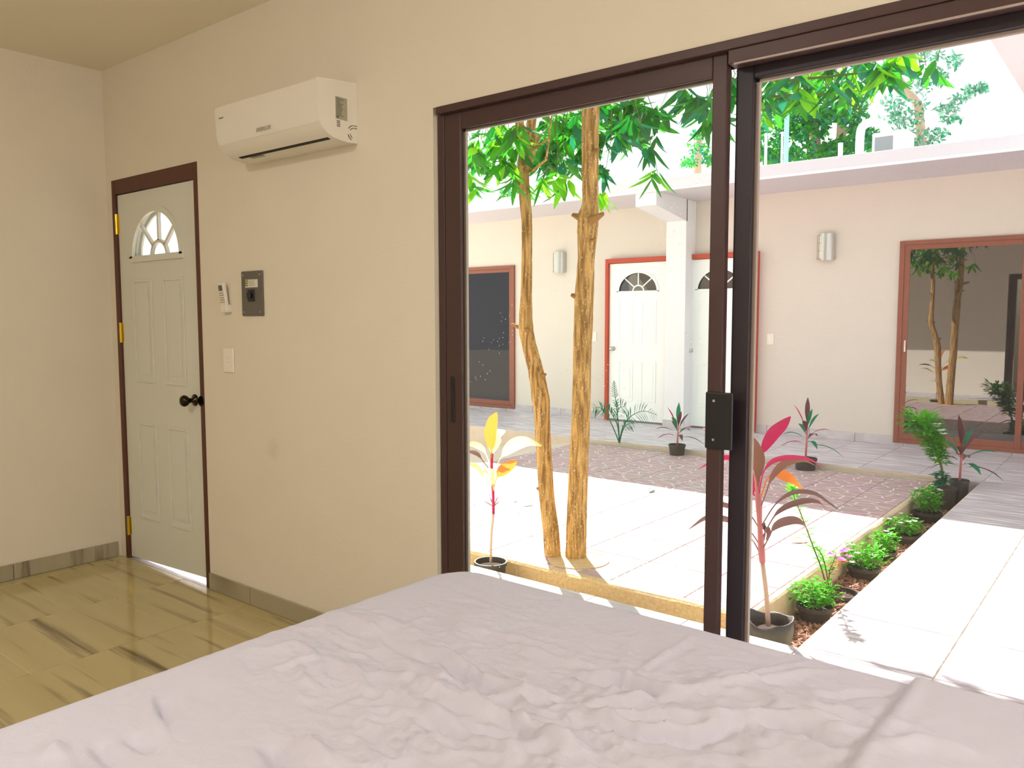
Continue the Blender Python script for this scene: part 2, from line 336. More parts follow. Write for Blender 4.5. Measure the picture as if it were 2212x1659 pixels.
# ------------------------------------------------------------------ mesh helpers
class MB:
    def __init__(s): s.v = []; s.f = []
    def add(s, vs, fs):
        o = len(s.v); s.v += [tuple(p) for p in vs]; s.f += [tuple(i+o for i in q) for q in fs]; return s
    def box(s, a, b):
        x0, y0, z0 = a; x1, y1, z1 = b
        return s.add([(x0, y0, z0), (x1, y0, z0), (x1, y1, z0), (x0, y1, z0), (x0, y0, z1), (x1, y0, z1), (x1, y1, z1), (x0, y1, z1)],
                     [(0, 3, 2, 1), (4, 5, 6, 7), (0, 1, 5, 4), (1, 2, 6, 5), (2, 3, 7, 6), (3, 0, 4, 7)])
    def prism(s, poly, axis, a, b):
        """poly: 2-D points in the two other axes, extruded from a to b along axis"""
        n = len(poly)
        def P(u, v, w):
            return (w, u, v) if axis == 'x' else ((u, w, v) if axis == 'y' else (u, v, w))
        vs = [P(u, v, a) for u, v in poly]+[P(u, v, b) for u, v in poly]
        fs = [tuple(range(n)), tuple(range(2*n-1, n-1, -1))]+[(i, (i+1) % n, (i+1) % n+n, i+n) for i in range(n)]
        return s.add(vs, fs)
    def tube(s, pts, rad, n=8, caps=True, wob=0.0):
        pts = [Vector(p) for p in pts]
        if not hasattr(rad, '__len__'): rad = [rad]*len(pts)
        t = (pts[1]-pts[0]).normalized(); ref = Vector((1, 0, 0)) if abs(t.x) < 0.9 else Vector((0, 1, 0))
        nrm = t.cross(ref).normalized(); vs = []; fs = []
        for i, p in enumerate(pts):
            t = (pts[min(i+1, len(pts)-1)]-pts[max(i-1, 0)]).normalized()
            nrm = (nrm - t*nrm.dot(t)).normalized(); bn = t.cross(nrm)
            for k in range(n):
                a = 2*math.pi*k/n
                r = rad[i]*(1+wob*(random.random()-0.5))
                vs.append(p+nrm*math.cos(a)*r+bn*math.sin(a)*r)
        for i in range(len(pts)-1):
            for k in range(n):
                k2 = (k+1) % n; fs.append((i*n+k, i*n+k2, (i+1)*n+k2, (i+1)*n+k))
        if caps: fs += [tuple(range(n-1, -1, -1)), tuple((len(pts)-1)*n+k for k in range(n))]
        return s.add(vs, fs)
    def lathe(s, prof, c, n=20, axis='z', a0=0.0, a1=2*math.pi):
        c = Vector(c); full = abs(a1-a0-2*math.pi) < 1e-6; m = n if full else n+1
        vs = []; fs = []
        for r, h in prof:
            for k in range(m):
                a = a0+(a1-a0)*k/n; x, y = r*math.cos(a), r*math.sin(a)
                d = (x, y, h) if axis == 'z' else ((x, h, y) if axis == 'y' else (h, x, y))
                vs.append(c+Vector(d))
        for i in range(len(prof)-1):
            for k in range(n):
                k2 = (k+1) % m; fs.append((i*m+k, i*m+k2, (i+1)*m+k2, (i+1)*m+k))
        return s.add(vs, fs)
    def ribbon(s, pts, widths, side, fold=0.25, thick=0.0):
        """leaf blade along pts: V-folded, three verts across"""
        pts = [Vector(p) for p in pts]; side = Vector(side).normalized(); vs = []; fs = []
        for i, p in enumerate(pts):
            t = (pts[min(i+1, len(pts)-1)]-pts[max(i-1, 0)]).normalized()
            sd = side-t*side.dot(t)
            if sd.length < 1e-4: sd = t.orthogonal()
            sd.normalize(); up = sd.cross(t)
            w = widths[i]/2
            vs += [p-sd*w+up*w*fold, p, p+sd*w+up*w*fold]
        for i in range(len(pts)-1):
            b = i*3; fs += [(b, b+1, b+4, b+3), (b+1, b+2, b+5, b+4)]
        return s.add(vs, fs)

ORG = {}
def org(o): return ORG.get(o.name, Vector((0, 0, 0)))
def build(name, mb, material, parent=None, smooth=False, bevel=0.0, label=None, cat=None, group=None, kind=None, at=None, auto=None):
    """one mesh object; vertices given in world metres, stored relative to the thing's base"""
    o_ = org(parent) if parent else (Vector(at) if at is not None else Vector((0, 0, 0)))
    me = bpy.data.meshes.new(name)
    me.from_pydata([(x-o_.x, y-o_.y, z-o_.z) for x, y, z in mb.v], [], mb.f)
    mats = material if isinstance(material, (list, tuple)) else [material]
    for m in mats: me.materials.append(m if not isinstance(m, str) else MT[m])
    if smooth: me.polygons.foreach_set('use_smooth', [True]*len(me.polygons))
    me.update()
    ob = bpy.data.objects.new(name, me); COL.objects.link(ob)
    if parent: ob.parent = parent
    else: ob.location = o_
    ORG[ob.name] = o_
    if smooth and auto:
        md = ob.modifiers.new('edges', 'EDGE_SPLIT'); md.split_angle = R(auto)
    if bevel:
        md = ob.modifiers.new('bevel', 'BEVEL'); md.width = bevel; md.segments = 2; md.limit_method = 'ANGLE'; md.angle_limit = R(40)
    tag(ob, label, cat, group, kind)
    return ob
def tag(o, label=None, cat=None, group=None, kind=None):
    if label: o['label'] = label
    if cat: o['category'] = cat
    if group: o['group'] = group
    if kind: o['kind'] = kind
    return o
def thing(name, loc, label, cat, group=None, kind=None):
    o = bpy.data.objects.new(name, None); o.empty_display_size = 0.05; COL.objects.link(o); o.location = loc
    ORG[o.name] = Vector(loc); tag(o, label, cat, group, kind); return o
def inst(name, mesh, parent, mw):
    o = bpy.data.objects.new(name, mesh); COL.objects.link(o); o.parent = parent
    b = mw.copy(); b.translation = b.translation-org(parent); o.matrix_local = b
    return o
def text(name, s, size, mw, material, parent, depth=0.0006):
    cu = bpy.data.curves.new(name, 'FONT'); cu.body = s; cu.size = size; cu.align_x = 'CENTER'; cu.align_y = 'CENTER'; cu.extrude = depth
    tmp = bpy.data.objects.new('tmp', cu); COL.objects.link(tmp)
    me = bpy.data.meshes.new_from_object(tmp.evaluated_get(bpy.context.evaluated_depsgraph_get())); bpy.data.objects.remove(tmp)
    me.materials.clear(); me.materials.append(MT[material]); o = bpy.data.objects.new(name, me); COL.objects.link(o); o.parent = parent
    b = mw.copy(); b.translation = b.translation-org(parent); o.matrix_local = b
    return o
def smoothpts(pts, n=4):
    """Catmull-Rom through control points"""
    P = [Vector(p) for p in pts]; P = [P[0]*2-P[1]]+P+[P[-1]*2-P[-2]]; out = []
    for i in range(1, len(P)-2):
        a, b, c, d = P[i-1:i+3]
        for k in range(n):
            t = k/n; out.append(0.5*((2*b)+(c-a)*t+(2*a-5*b+4*c-d)*t*t+(3*b-a-3*c+d)*t**3))
    out.append(P[-2]); return out
def lerp(a, b, t): return a+(b-a)*t

# ================================================================== ROOM SHELL
XL, XR, YB, ZC = -4.65, 1.75, -3.7, 2.735
WT = 0.15                               # window wall thickness
DX0, DX1, DZ = -4.585, -3.70, 2.13      # bedroom door opening
WX0, WX1, WZ = -2.10, 1.60, 2.125       # sliding window opening

mb = MB()
mb.box((-9.6, 0, -0.3), (DX0, WT, 2.9)); mb.box((DX0, 0, DZ), (DX1, WT, 2.9)); mb.box((DX1, 0, -0.3), (WX0, WT, 2.9))
mb.box((WX0, 0, WZ), (WX1, WT, 2.9)); mb.box((WX1, 0, -0.3), (3.2, WT, 2.9))
mb.box((DX0, 0, -0.3), (DX1, WT, -0.012)); mb.box((WX0, 0, -0.3), (WX1, WT, -0.012))
build('wall_back', mb, 'wall', kind='structure', label='cream plastered wall with door and wide sliding window', cat='wall')
build('wall_left', MB().box((XL-0.15, YB-0.15, -0.05), (XL, 0, ZC)), 'wall', kind='structure', label='cream plastered side wall left of the bedroom door', cat='wall')
build('wall_right', MB().box((XR, YB-0.15, -0.05), (XR+0.15, 0, ZC)), 'wall', kind='structure', label='cream plastered wall at the head of the bed', cat='wall')
build('wall_rear', MB().box((XL, YB-0.15, -0.05), (XR, YB, ZC)), 'wall', kind='structure', label='cream plastered wall behind the bed', cat='wall')
build('ceiling', MB().box((XL-0.15, YB-0.15, ZC), (XR+0.15, 0, ZC+0.16)), 'ceil', kind='structure', label='plain painted bedroom ceiling', cat='ceiling')
fl = build('floor', MB().box((XL, YB, -0.2), (XR, 0.0, -0.004)), 'grout', kind='structure', label='glossy marble look tiled bedroom floor', cat='floor')
TS = 0.61
def tile_mesh(name, w, d, t, material, bev=0.0015):
    b = bev
    m = MB()
    m.v = [(b, b, 0), (w-b, b, 0), (w-b, d-b, 0), (b, d-b, 0), (0, 0, -b), (w, 0, -b), (w, d, -b), (0, d, -b), (0, 0, -t), (w, 0, -t), (w, d, -t), (0, d, -t)]
    m.f = [(0, 1, 2, 3)]+[(i+4, (i+1) % 4+4, (i+1) % 4, i) for i in range(4)]+[(i+8, (i+1) % 4+8, (i+1) % 4+4, i+4) for i in range(4)]
    me = bpy.data.meshes.new(name); me.from_pydata(m.v, [], m.f); me.materials.append(MT[material]); return me
def lay(parent, x0, x1, y0, y1, z, px, py, material, name='tile', xs=None, offs=None, t=0.006, gap=0.0055):
    """lay tiles over a rectangle; xs = a joint position, offs = start of the rows per column"""
    cache = {}
    c0 = math.floor((x0-xs)/px); c = c0
    while xs+c*px < x1-0.01:
        a, b = max(x0, xs+c*px), min(x1, xs+(c+1)*px)
        oy = offs(c); r = math.floor((y0-oy)/py)
        while oy+r*py < y1-0.01:
            e, f = max(y0, oy+r*py), min(y1, oy+(r+1)*py)
            if b-a > 0.02 and f-e > 0.02:
                key = (round(b-a, 3), round(f-e, 3))
                if key not in cache: cache[key] = tile_mesh(name, b-a-gap, f-e-gap, t, material)
                inst(name, cache[key], parent, Matrix.Translation((a+gap/2, e+gap/2, z)))
            r += 1
        c += 1
lay(fl, XL, XR, YB, 0.0, 0.0, TS, 0.60, 'tile', xs=-3.95, offs=lambda c: [-0.37, -0.68][c % 2])
build('threshold', MB().box((DX0, 0.0, -0.011), (DX1, WT, -0.0005)), 'porch', kind='structure', label='pale tiled threshold under the bedroom door', cat='threshold')
# skirting of cut floor tile
BH = 0.085
bb = thing('baseboard_left', (XL, -1.5, 0), 'tile skirting along the side wall left of the door', 'skirting', kind='structure')
y = -0.02
for k in range(6):
    L_ = 0.60 if k else 0.55
    build('skirting_tile', MB().box((XL+0.0005, y-L_+0.004, 0.001), (XL+0.011, y, BH)), 'btile', bb, bevel=0.002); y -= L_
bb = thing('baseboard_back', (-3, 0, 0), 'tile skirting between the bedroom door and the sliding window', 'skirting', kind='structure')
x = DX1+0.005
for L_ in (0.36, 0.61, 0.60):
    build('skirting_tile', MB().box((x, -0.011, 0.001), (min(x+L_-0.004, WX0), -0.0005, BH)), 'btile', bb, bevel=0.002); x += L_

# ------------------------------------------------------------------ doors
def make_door(name, x0, x1, ztop, z0, yc, side, leafmat, framemat, knobmat, glassm, knob_right, label, cat='door', hinges=True, header=0.105, gap=(0.012, 0.012), jw=0.035, fan=(0.46, 1.705, 0.30, 0.255)):
    """side = -1: hinge side faces -y (the room side); yc = centre of the leaf"""
    t = thing(name, ((x0+x1)/2, yc, z0), label, cat, kind='structure')
    fr = MB(); fy0, fy1 = (yc-0.034, yc+0.11) if side < 0 else (yc-0.06, yc+0.055)
    fr.box((x0, fy0, z0), (x0+jw, fy1, ztop)); fr.box((x1-jw, fy0, z0), (x1, fy1, ztop)); fr.box((x0+jw, fy0, ztop-header), (x1-jw, fy1, ztop))
    build('door_frame', fr, framemat, t, bevel=0.003)
    lx0, lx1, lz1 = x0+jw+0.004, x1-jw-0.004, ztop-header-0.005
    w = lx1-lx0; h2 = 0.020
    cx = lx0+w*fan[0]; zb, a, b = z0+fan[1], fan[2], fan[3]
    y0, y1 = yc-h2, yc+h2
    lf = MB()
    lf.add([(lx0, y0, z0+gap[0]), (lx1, y0, z0+gap[1]), (lx1, y0, zb), (lx0, y0, zb), (lx0, y1, z0+gap[0]), (lx1, y1, z0+gap[1]), (lx1, y1, zb), (lx0, y1, zb)],
           [(0, 1, 2, 3), (7, 6, 5, 4), (0, 4, 5, 1), (1, 5, 6, 2), (2, 6, 7, 3), (3, 7, 4, 0)])
    lf.box((lx0, y0, zb), (cx-a, y1, lz1)); lf.box((cx+a, y0, zb), (lx1, y1, lz1))
    n = 24; arc = [(cx-a*math.cos(math.pi*i/n), zb+b*math.sin(math.pi*i/n)) for i in range(n+1)]
    for i in range(n):
        (xa, za), (xb, zc) = arc[i], arc[i+1]
        lf.prism([(xa, za), (xb, zc), (xb, lz1), (xa, lz1)], 'y', y0, y1)
    leaf = build('leaf', lf, leafmat, t)
    # moulding round the fanlight, muntins, glass
    md = MB()
    def arcring(m, a0, b0, a1, b1, ya, yb, n=24):
        for i in range(n):
            p, q = math.pi*i/n, math.pi*(i+1)/n
            m.prism([(cx-a0*math.cos(p), zb+b0*math.sin(p)), (cx-a0*math.cos(q), zb+b0*math.sin(q)), (cx-a1*math.cos(q), zb+b1*math.sin(q)), (cx-a1*math.cos(p), zb+b1*math.sin(p))], 'y', ya, yb)
    for ya, yb in ((y0-0.010, y0), (y1, y1+0.010)):
        arcring(md, a-0.018, b-0.018, a+0.012, b+0.012, ya, yb)
        md.box((cx-a-0.012, ya, zb-0.022), (cx+a+0.012, yb, zb+0.010))
    build('fanlight_moulding', md, leafmat, leaf)
    mt = MB(); ri = 0.085
    arcring(mt, ri-0.012, ri-0.012, ri+0.006, ri+0.006, yc-0.008, yc+0.008, 12)
    for ang in (45, 90, 135):
        c_, s_ = math.cos(R(ang)), math.sin(R(ang)); px_, pz_ = -s_*0.008, c_*0.008
        A = (cx+c_*ri, zb+s_*ri); B = (cx+c_*(a-0.01), zb+s_*(b-0.01))
        mt.prism([(A[0]-px_, A[1]-pz_), (A[0]+px_, A[1]+pz_), (B[0]+px_, B[1]+pz_), (B[0]-px_, B[1]-pz_)], 'y', yc-0.008, yc+0.008)
    build('muntin', mt, leafmat, leaf)
    gl = MB(); gl.prism(arc, 'y', yc-0.003, yc+0.003); build('fanlight_pane', gl, glassm, leaf)
    # four pressed panels on both faces
    mid = (lx0+lx1)/2; pw = w*0.255
    for (pz0, pz1) in ((z0+0.26, z0+0.80), (z0+1.02, z0+1.58)):
        for pc in (lx0+w*0.30, lx0+w*0.70):
            m = MB()
            for ya, yb in ((y0-0.006, y0), (y1, y1+0.006)):
                xa, xb = pc-pw/2, pc+pw/2; d = 0.016
                m.box((xa, ya, pz0), (xa+d, yb, pz1)); m.box((xb-d, ya, pz0), (xb, yb, pz1))
                m.box((xa+d, ya, pz0), (xb-d, yb, pz0+d)); m.box((xa+d, ya, pz1-d), (xb-d, yb, pz1))
                m.box((xa+0.04, ya+0.003 if ya < yc else ya, pz0+0.045), (xb-0.04, yb if ya < yc else yb-0.003, pz1-0.045))
            build('door_panel', m, leafmat, leaf, bevel=0.003)
    kx = lx1-0.065 if knob_right else lx0+0.065; kz = z0+0.955
    for s in (-1, 1):
        yy = y0 if s < 0 else y1
        k = MB().lathe([(0.001, 0.0), (0.030, 0.0), (0.030, s*0.006), (0.014, s*0.012), (0.011, s*0.030), (0.016, s*0.036), (0.027, s*0.050), (0.030, s*0.062), (0.024, s*0.074), (0.010, s*0.080), (0.0005, s*0.081)], (kx, yy, kz), 20, 'y')
        build('knob', k, knobmat, leaf, smooth=True)
    if hinges:
        hx = lx0-0.006 if knob_right else lx1+0.006
        for hz in (z0+1.89, z0+1.29, z0+0.19):
            m = MB().tube([(hx, y0-0.008, hz-0.055), (hx, y0-0.008, hz+0.055)], 0.009, 10)
            m.box((hx-0.018, y0-0.002, hz-0.05), (hx+0.018, y0+0.001, hz+0.05)); build('hinge', m, 'brass', t)
        sx = (x1-jw) if knob_right else x0+jw
        build('strike_plate', MB().lathe([(0.001, -0.0355), (0.026, -0.0355), (0.028, -0.034)], (sx+0.008, yc, kz), 14, 'y'), 'bronze', t)
    return t
make_door('door_1', DX0, DX1, DZ, 0.0, 0.030, -1, 'doorw', 'mahog', 'bronze', 'doorglass', True,
          'pale panelled bedroom door with glazed fanlight and dark wood frame', gap=(0.010, 0.042), header=0.078, fan=(0.50, 1.695, 0.262, 0.25))

# ------------------------------------------------------------------ sliding window
w1 = thing('window_1', ((WX0+WX1)/2, 0.05, 0), 'wide sliding window in dark bronze frame looking onto the courtyard', 'window', kind='structure')
m = MB(); m.box((WX0+0.02, -0.006, 2.098), (WX1, 0.115, 2.124)); build('head_track', m, 'alu', w1, bevel=0.002)
m = MB(); m.box((-0.968, 0.0, 2.060), (WX1-0.02, 0.058, 2.098)); m.box((WX0+0.03, 0.052, 2.060), (WX1-0.02, 0.058, 2.098)); build('track_guide', m, 'alu', w1, bevel=0.002)
m = MB(); m.box((-0.95, -0.003, 2.056), (WX1-0.02, 0.003, 2.060)); build('track_lip', m, 'alulip', w1)
for xa, xb in ((WX0+0.003, WX0+0.035), (WX1-0.04, WX1-0.003)):
    build('jamb', MB().box((xa, 0.02, 0.0), (xb, 0.115, 2.098)), 'alu', w1, bevel=0.002)
build('sill_track', MB().box((WX0+0.02, 0.015, -0.012), (WX1, 0.115, 0.022)), 'alu', w1, bevel=0.002)
def panel(x0, x1, y0, y1, zt, wl, wr, rail, fill, fillname, matl, parent, lip=True, rib=True):
    p = build('sash', MB().box((x0, y0, 0.022), (x0+wl, y1, zt)).box((x1-wr, y0, 0.022), (x1, y1, zt)).box((x0+wl, y0, zt-rail), (x1-wr, y1, zt)).box((x0+wl, y0, 0.022), (x1-wr, y1, 0.022+rail)), matl, parent, bevel=0.003)
    ym = (y0+y1)/2
    build(fillname, MB().box((x0+wl-0.005, ym-0.002, 0.022+rail-0.005), (x1-wr+0.005, ym+0.002, zt-rail+0.005)), fill, p)
    if lip:
        a, b, c, d = x0+wl, x1-wr, 0.022+rail, zt-rail
        m = MB().box((a, ym+0.002, c), (a+0.010, y1-0.001, d)).box((b-0.004, ym+0.002, c), (b, y1-0.001, d)).box((a, ym+0.002, d-0.008), (b, y1-0.001, d))
        build('glazing_bead', m, 'alulip', p)
    return p
sa = panel(WX0+0.037, -0.978, 0.020, 0.050, 2.100, 0.078, 0.044, 0.062, 'glass', 'glass_pane', 'alu', w1)
sb = panel(-0.970, 0.33, 0.062, 0.095, 2.068, 0.052, 0.052, 0.040, 'screen', 'insect_screen', 'aludk', w1)
sd = panel(0.30, WX1-0.042, 0.020, 0.050, 2.068, 0.05, 0.06, 0.05, 'glass', 'glass_pane', 'alu', w1)
m = MB().box((-1.022, 0.008, 0.985), (-0.940, 0.020, 1.150)); la = build('latch', m, 'black', w1, bevel=0.004)
build('latch_screw', MB().lathe([(0.0004, 0.0068), (0.004, 0.0068), (0.004, 0.009)], (-0.995, 0, 1.125), 8, 'y').lathe([(0.0004, 0.0068), (0.004, 0.0068), (0.004, 0.009)], (-0.995, 0, 1.012), 8, 'y'), 'steel', la)
build('finger_pull', MB().box((-2.040, 0.015, 0.98), (-2.022, 0.021, 1.15)), 'black', w1, bevel=0.003)

# ------------------------------------------------------------------ own roof eave, walkway roof
build('roof_eave', MB().box((-9.6, WT, 2.62), (3.2, 1.56, 2.78)), 'roofwhite', kind='structure', label='white roof overhang above the sliding window', cat='roof')
m = MB().box((-0.765, 1.565, 2.80), (3.2, 6.12, 2.94)).box((-0.765, 1.565, 2.94), (-0.70, 6.12, 3.02))
build('walkway_roof', m, 'white', kind='structure', label='pale roof slab over the walkway at the right edge', cat='roof')

# ================================================================== GROUND
CZ = -0.05                                 # courtyard tile level
PX1, PX0 = -1.115, -1.455                    # long planter (right)
TY0, TY1 = 1.12, 1.44                      # planting trench in front of the porch
FY0, FYW = 5.52, 7.165                     # far porch edge, far wall
SOIL = -0.215
gr = MB()
gr.box((-9.6, WT, -0.3), (3.2, TY0, -0.004))
build('porch_floor', MB().box((-9.6, WT, -0.3), (3.2, TY0, -0.006)), 'grout', kind='structure', label='pale tiled porch outside the sliding window', cat='porch floor')
pf = bpy.data.objects['porch_floor']
lay(pf, -5.6, 3.2, WT, TY0, 0.0, 0.50, 0.50, 'porch', name='porch_tile', xs=-1.11, offs=lambda c: 0.15)
wk = build('walkway_floor', MB().box((PX1, TY0, -0.3), (3.2, FY0, -0.006)), 'grout', kind='structure', label='tiled walkway right of the row of flower pots', cat='walkway')
lay(wk, PX1, 2.6, TY0, FY0, 0.0, 0.50, 0.50, 'porch', name='porch_tile', xs=-1.11, offs=lambda c: 0.15)
fp = build('far_porch_floor', MB().box((-9.6, FY0, -0.7), (3.2, FYW, -0.006)), 'concrete', kind='structure', label='grey tiled porch along the opposite building', cat='porch floor')
lay(fp, -9.6, 2.6, FY0, FYW, 0.0, 0.50, 0.50, 'porch', name='porch_tile', xs=-1.102, offs=lambda c: FY0)
cg = build('courtyard_floor', MB().box((-5.15, TY1, -0.7), (PX0, FY0, CZ-0.006)), 'palegrout', kind='structure', label='courtyard paved with reddish stone print tiles', cat='paving')
lay(cg, -5.15, PX0-0.04, TY1+0.06, FY0-0.05, CZ, 0.4375, 0.4375, 'flag', xs=-1.825, offs=lambda c: TY1+0.06, gap=0.008)
m = MB(); m.add([(-5.15, TY1, CZ-0.004), (-9.6, TY1, -0.62), (-9.6, FY0, -0.62), (-5.15, FY0, CZ-0.004), (-5.15, TY1, -0.9), (-9.6, TY1, -0.9), (-9.6, FY0, -0.9), (-5.15, FY0, -0.9)],
                [(0, 3, 2, 1), (4, 5, 6, 7), (0, 1, 5, 4), (1, 2, 6, 5), (2, 3, 7, 6), (3, 0, 4, 7)])
build('side_ramp', m, 'concrete', kind='structure', label='beige concrete slope left of the courtyard tiles', cat='ramp')
build('ground', MB().box((-40, -30, -1.2), (30, 45, -0.92)), 'concrete', kind='structure', label='bare ground around the buildings', cat='ground')
# trench and planter: soil bases
build('planter_soil', MB().box((PX0, TY1, -0.7), (PX1, 5.44, SOIL)).box((-9.6, TY0, -0.7), (PX1, TY1, SOIL)), 'soil', kind='structure', label='dark soil in the planting beds beside the porch', cat='soil')
build('planter_end', MB().box((PX0, 5.44, -0.7), (PX1, FY0, -0.002)), 'porch', kind='structure', label='tiled end of the long flower bed', cat='paving')
def rough_curb(name, a, b, axis, w, z0, z1, material, label):
    """weathered concrete kerb, slightly uneven along its length"""
    m = MB(); n = 26; rows = []
    for i in range(n+1):
        t = a+(b-a)*i/n; j = [(random.random()-0.5)*0.010 for _ in range(4)]
        prof = [(w[0], z0), (w[0]+j[0], z1-0.012+j[1]), (w[0]+0.012+j[0], z1+j[1]*0.4), (w[1]-0.01, z1+j[2]*0.4), (w[1], z1-0.01), (w[1], z0)]
        rows.append([(t, u, v) if axis == 'x' else (u, t, v) for u, v in prof])
    k = 6; vs = [p for r_ in rows for p in r_]; fs = []
    for i in range(n):
        for q in range(k):
            q2 = (q+1) % k; fs.append((i*k+q, i*k+q2, (i+1)*k+q2, (i+1)*k+q))
    fs += [tuple(range(k)), tuple(n*k+q for q in range(k-1, -1, -1))]
    m.add(vs, fs); return build(name, m, material, kind='structure', label=label, cat='kerb')
rough_curb('trench_curb', -9.4, PX0, 'x', (TY1-0.005, TY1+0.06), -0.5, CZ+0.004, 'curb', 'tan weathered kerb running in front of the tree trunks')
rough_curb('planter_curb', TY1, 5.46, 'y', (PX0-0.04, PX0+0.008), -0.5, CZ+0.006, 'yellowcurb', 'thin yellowed kerb along the row of flower pots')
rough_curb('far_edge_curb', -5.1, PX0-0.02, 'x', (FY0-0.03, FY0-0.002), -0.5, -0.035, 'edging', 'mossy concrete edging at the foot of the far porch')
def mulch(name, x0, x1, y0, y1, n, label):
    m = MB()
    for _ in range(n):
        c = Vector((random.uniform(x0, x1), random.uniform(y0, y1), SOIL+random.uniform(0.0, 0.02)))
        l, w, h = random.uniform(0.010, 0.03), random.uniform(0.004, 0.009), random.uniform(0.002, 0.005)
        q = Euler((random.uniform(-.7, .7), random.uniform(-.7, .7), random.uniform(0, 6.3))).to_matrix()
        vs = [c+q@Vector((sx*l, sy*w, sz*h)) for sz in (-1, 1) for sy in (-1, 1) for sx in (-1, 1)]
        m.add(vs, [(0, 2, 3, 1), (4, 5, 7, 6), (0, 1, 5, 4), (1, 3, 7, 5), (3, 2, 6, 7), (2, 0, 4, 6)])
    return build(name, m, 'mulch', label=label, cat='mulch', kind='stuff')
mulch('wood_chips', PX0+0.02, PX1-0.01, TY0+0.02, 5.42, 4400, 'brown wood chip mulch between the flower pots')
mulch('bark_litter', -3.2, PX0, TY0+0.02, TY1-0.02, 1100, 'dark bark litter at the foot of the tan kerb')
# tree pit
pit = MB(); n = 28; pc = Vector((-2.60, 1.70, 0))
for i in range(n):
    a0_, a1_ = 2*math.pi*i/n, 2*math.pi*(i+1)/n
    for (r0, r1, za, zb_) in ((0.165, 0.178, CZ+0.002, CZ+0.006),):
        m4 = [(pc.x+math.cos(a)*r, pc.y+math.sin(a)*r) for a, r in ((a0_, r0), (a1_, r0), (a1_, r1), (a0_, r1))]
        pit.prism(m4, 'z', za-0.02, zb_)
tp = thing('tree_pit', (pc.x, pc.y, CZ), 'round sandy tree pit with low rim at the trunks', 'tree pit', kind='structure')
build('pit_rim', pit, 'curb', tp)
build('pit_soil', MB().lathe([(0.0005, CZ+0.006), (0.166, CZ+0.004), (0.166, CZ-0.02)], (pc.x, pc.y, 0), 28), 'curb', tp)

# ================================================================== OPPOSITE BUILDING
b1 = thing('courtyard_building', (-3.5, FYW, 0), 'cream single storey building with white roof edge across the courtyard', 'building')
build('wall', MB().box((-9.6, FYW, -0.7), (3.2, FYW+0.2, 2.81)), 'facade', b1)
m = MB().box((-9.6, 6.13, 2.81), (3.2, 8.7, 2.95)); build('roof_slab', m, 'roofwhite', b1, bevel=0.008)
build('drip_edge', MB().box((-9.6, 6.118, 2.805), (3.2, 6.135, 2.83)), 'white', b1)
build('column', MB().box((-4.83, 6.90, 0), (-4.56, FYW, 2.81)), 'white', b1, bevel=0.006)
m = MB().prism([(6.15, 2.66), (6.15, 2.81), (6.92, 2.81), (6.92, 2.55)], 'x', -4.83, -4.56); build('bracket_beam', m, 'white', b1, bevel=0.006)
x = -9.6; k = 0
while x < 1.6:
    for (a, b) in ((x, x+0.5),):
        xa, xb = a+0.003, b-0.003
        for (d0, d1) in ((-5.82, -4.86), (-4.69, -3.74)):
            if xa > d0-0.01 and xb < d1+0.01: xa = xb
            elif xa < d0 < xb: xb = d0
            elif xa < d1 < xb: xa = d1
        if xb-xa > 0.03: build('skirting_tile', MB().box((xa, FYW-0.011, 0.001), (xb, FYW, 0.10 if not (-2.35 < xa < 0.2 or xa < -7.6) else 0.028)), 'porchskirt', b1)
    x += 0.5
build('skirting_tile', MB().box((-4.842, 6.888, 0.001), (-4.548, 6.90, 0.10)), 'porchskirt', b1)
make_door('door_2', -5.815, -4.865, 2.155, 0.012, FYW-0.045, 1, 'doorfar', 'redwood', 'steel', 'dlglass', False,
          'white panelled door with red frame left of the column across the courtyard', hinges=False, header=0.06, jw=0.045, fan=(0.50, 1.705, 0.30, 0.26))
make_door('door_3', -4.685, -3.735, 2.155, 0.012, FYW-0.045, 1, 'doorfar', 'redwood', 'steel', 'dlglass', False,
          'white panelled door with red frame half hidden by the window stiles', hinges=False, header=0.06, jw=0.045, fan=(0.50, 1.705, 0.30, 0.26))
def far_window(name, x0, x1, z0, z1, split, glassm, label, fm='brownframe'):
    t = thing(name, ((x0+x1)/2, FYW, z0), label, 'window', kind='structure')
    y0, y1 = FYW-0.035, FYW+0.02
    fr = MB().box((x0, y0, z0), (x0+0.05, y1, z1)).box((x1-0.05, y0, z0), (x1, y1, z1)).box((x0+0.05, y0, z1-0.045), (x1-0.05, y1, z1)).box((x0+0.05, y0, z0), (x1-0.05, y1, z0+0.04))
    build('window_frame', fr, fm, t, bevel=0.004)
    for (a, b, dy) in ((x0+0.05, split+0.03, 0.0), (split-0.03, x1-0.05, 0.012)):
        ya, yb = FYW-0.028+dy, FYW-0.012+dy; c, d = z0+0.04, z1-0.045
        s_ = build('sash', MB().box((a, ya, c), (a+0.055, yb, d)).box((b-0.055, ya, c), (b, yb, d)).box((a+0.055, ya, d-0.05), (b-0.055, yb, d)).box((a+0.055, ya, c), (b-0.055, yb, c+0.07)), fm, t, bevel=0.003)
        build('window_pane', MB().box((a+0.05, ya+0.005, c+0.06), (b-0.05, ya+0.009, d-0.045)), glassm, s_)
    build('latch', MB().box((x0+0.075, FYW-0.034, z0+0.98), (x0+0.09, FYW-0.028, z0+1.10)), 'steel', t)
    return t
far_window('window_2', -9.2, -7.43, 0.035, 2.150, -8.42, 'fglassl', 'dark blue glazed sliding window seen past the left tree')
far_window('window_3', -2.20, 0.10, 0.030, 2.175, -1.06, 'fglass', 'brown framed sliding window mirroring the courtyard trees')
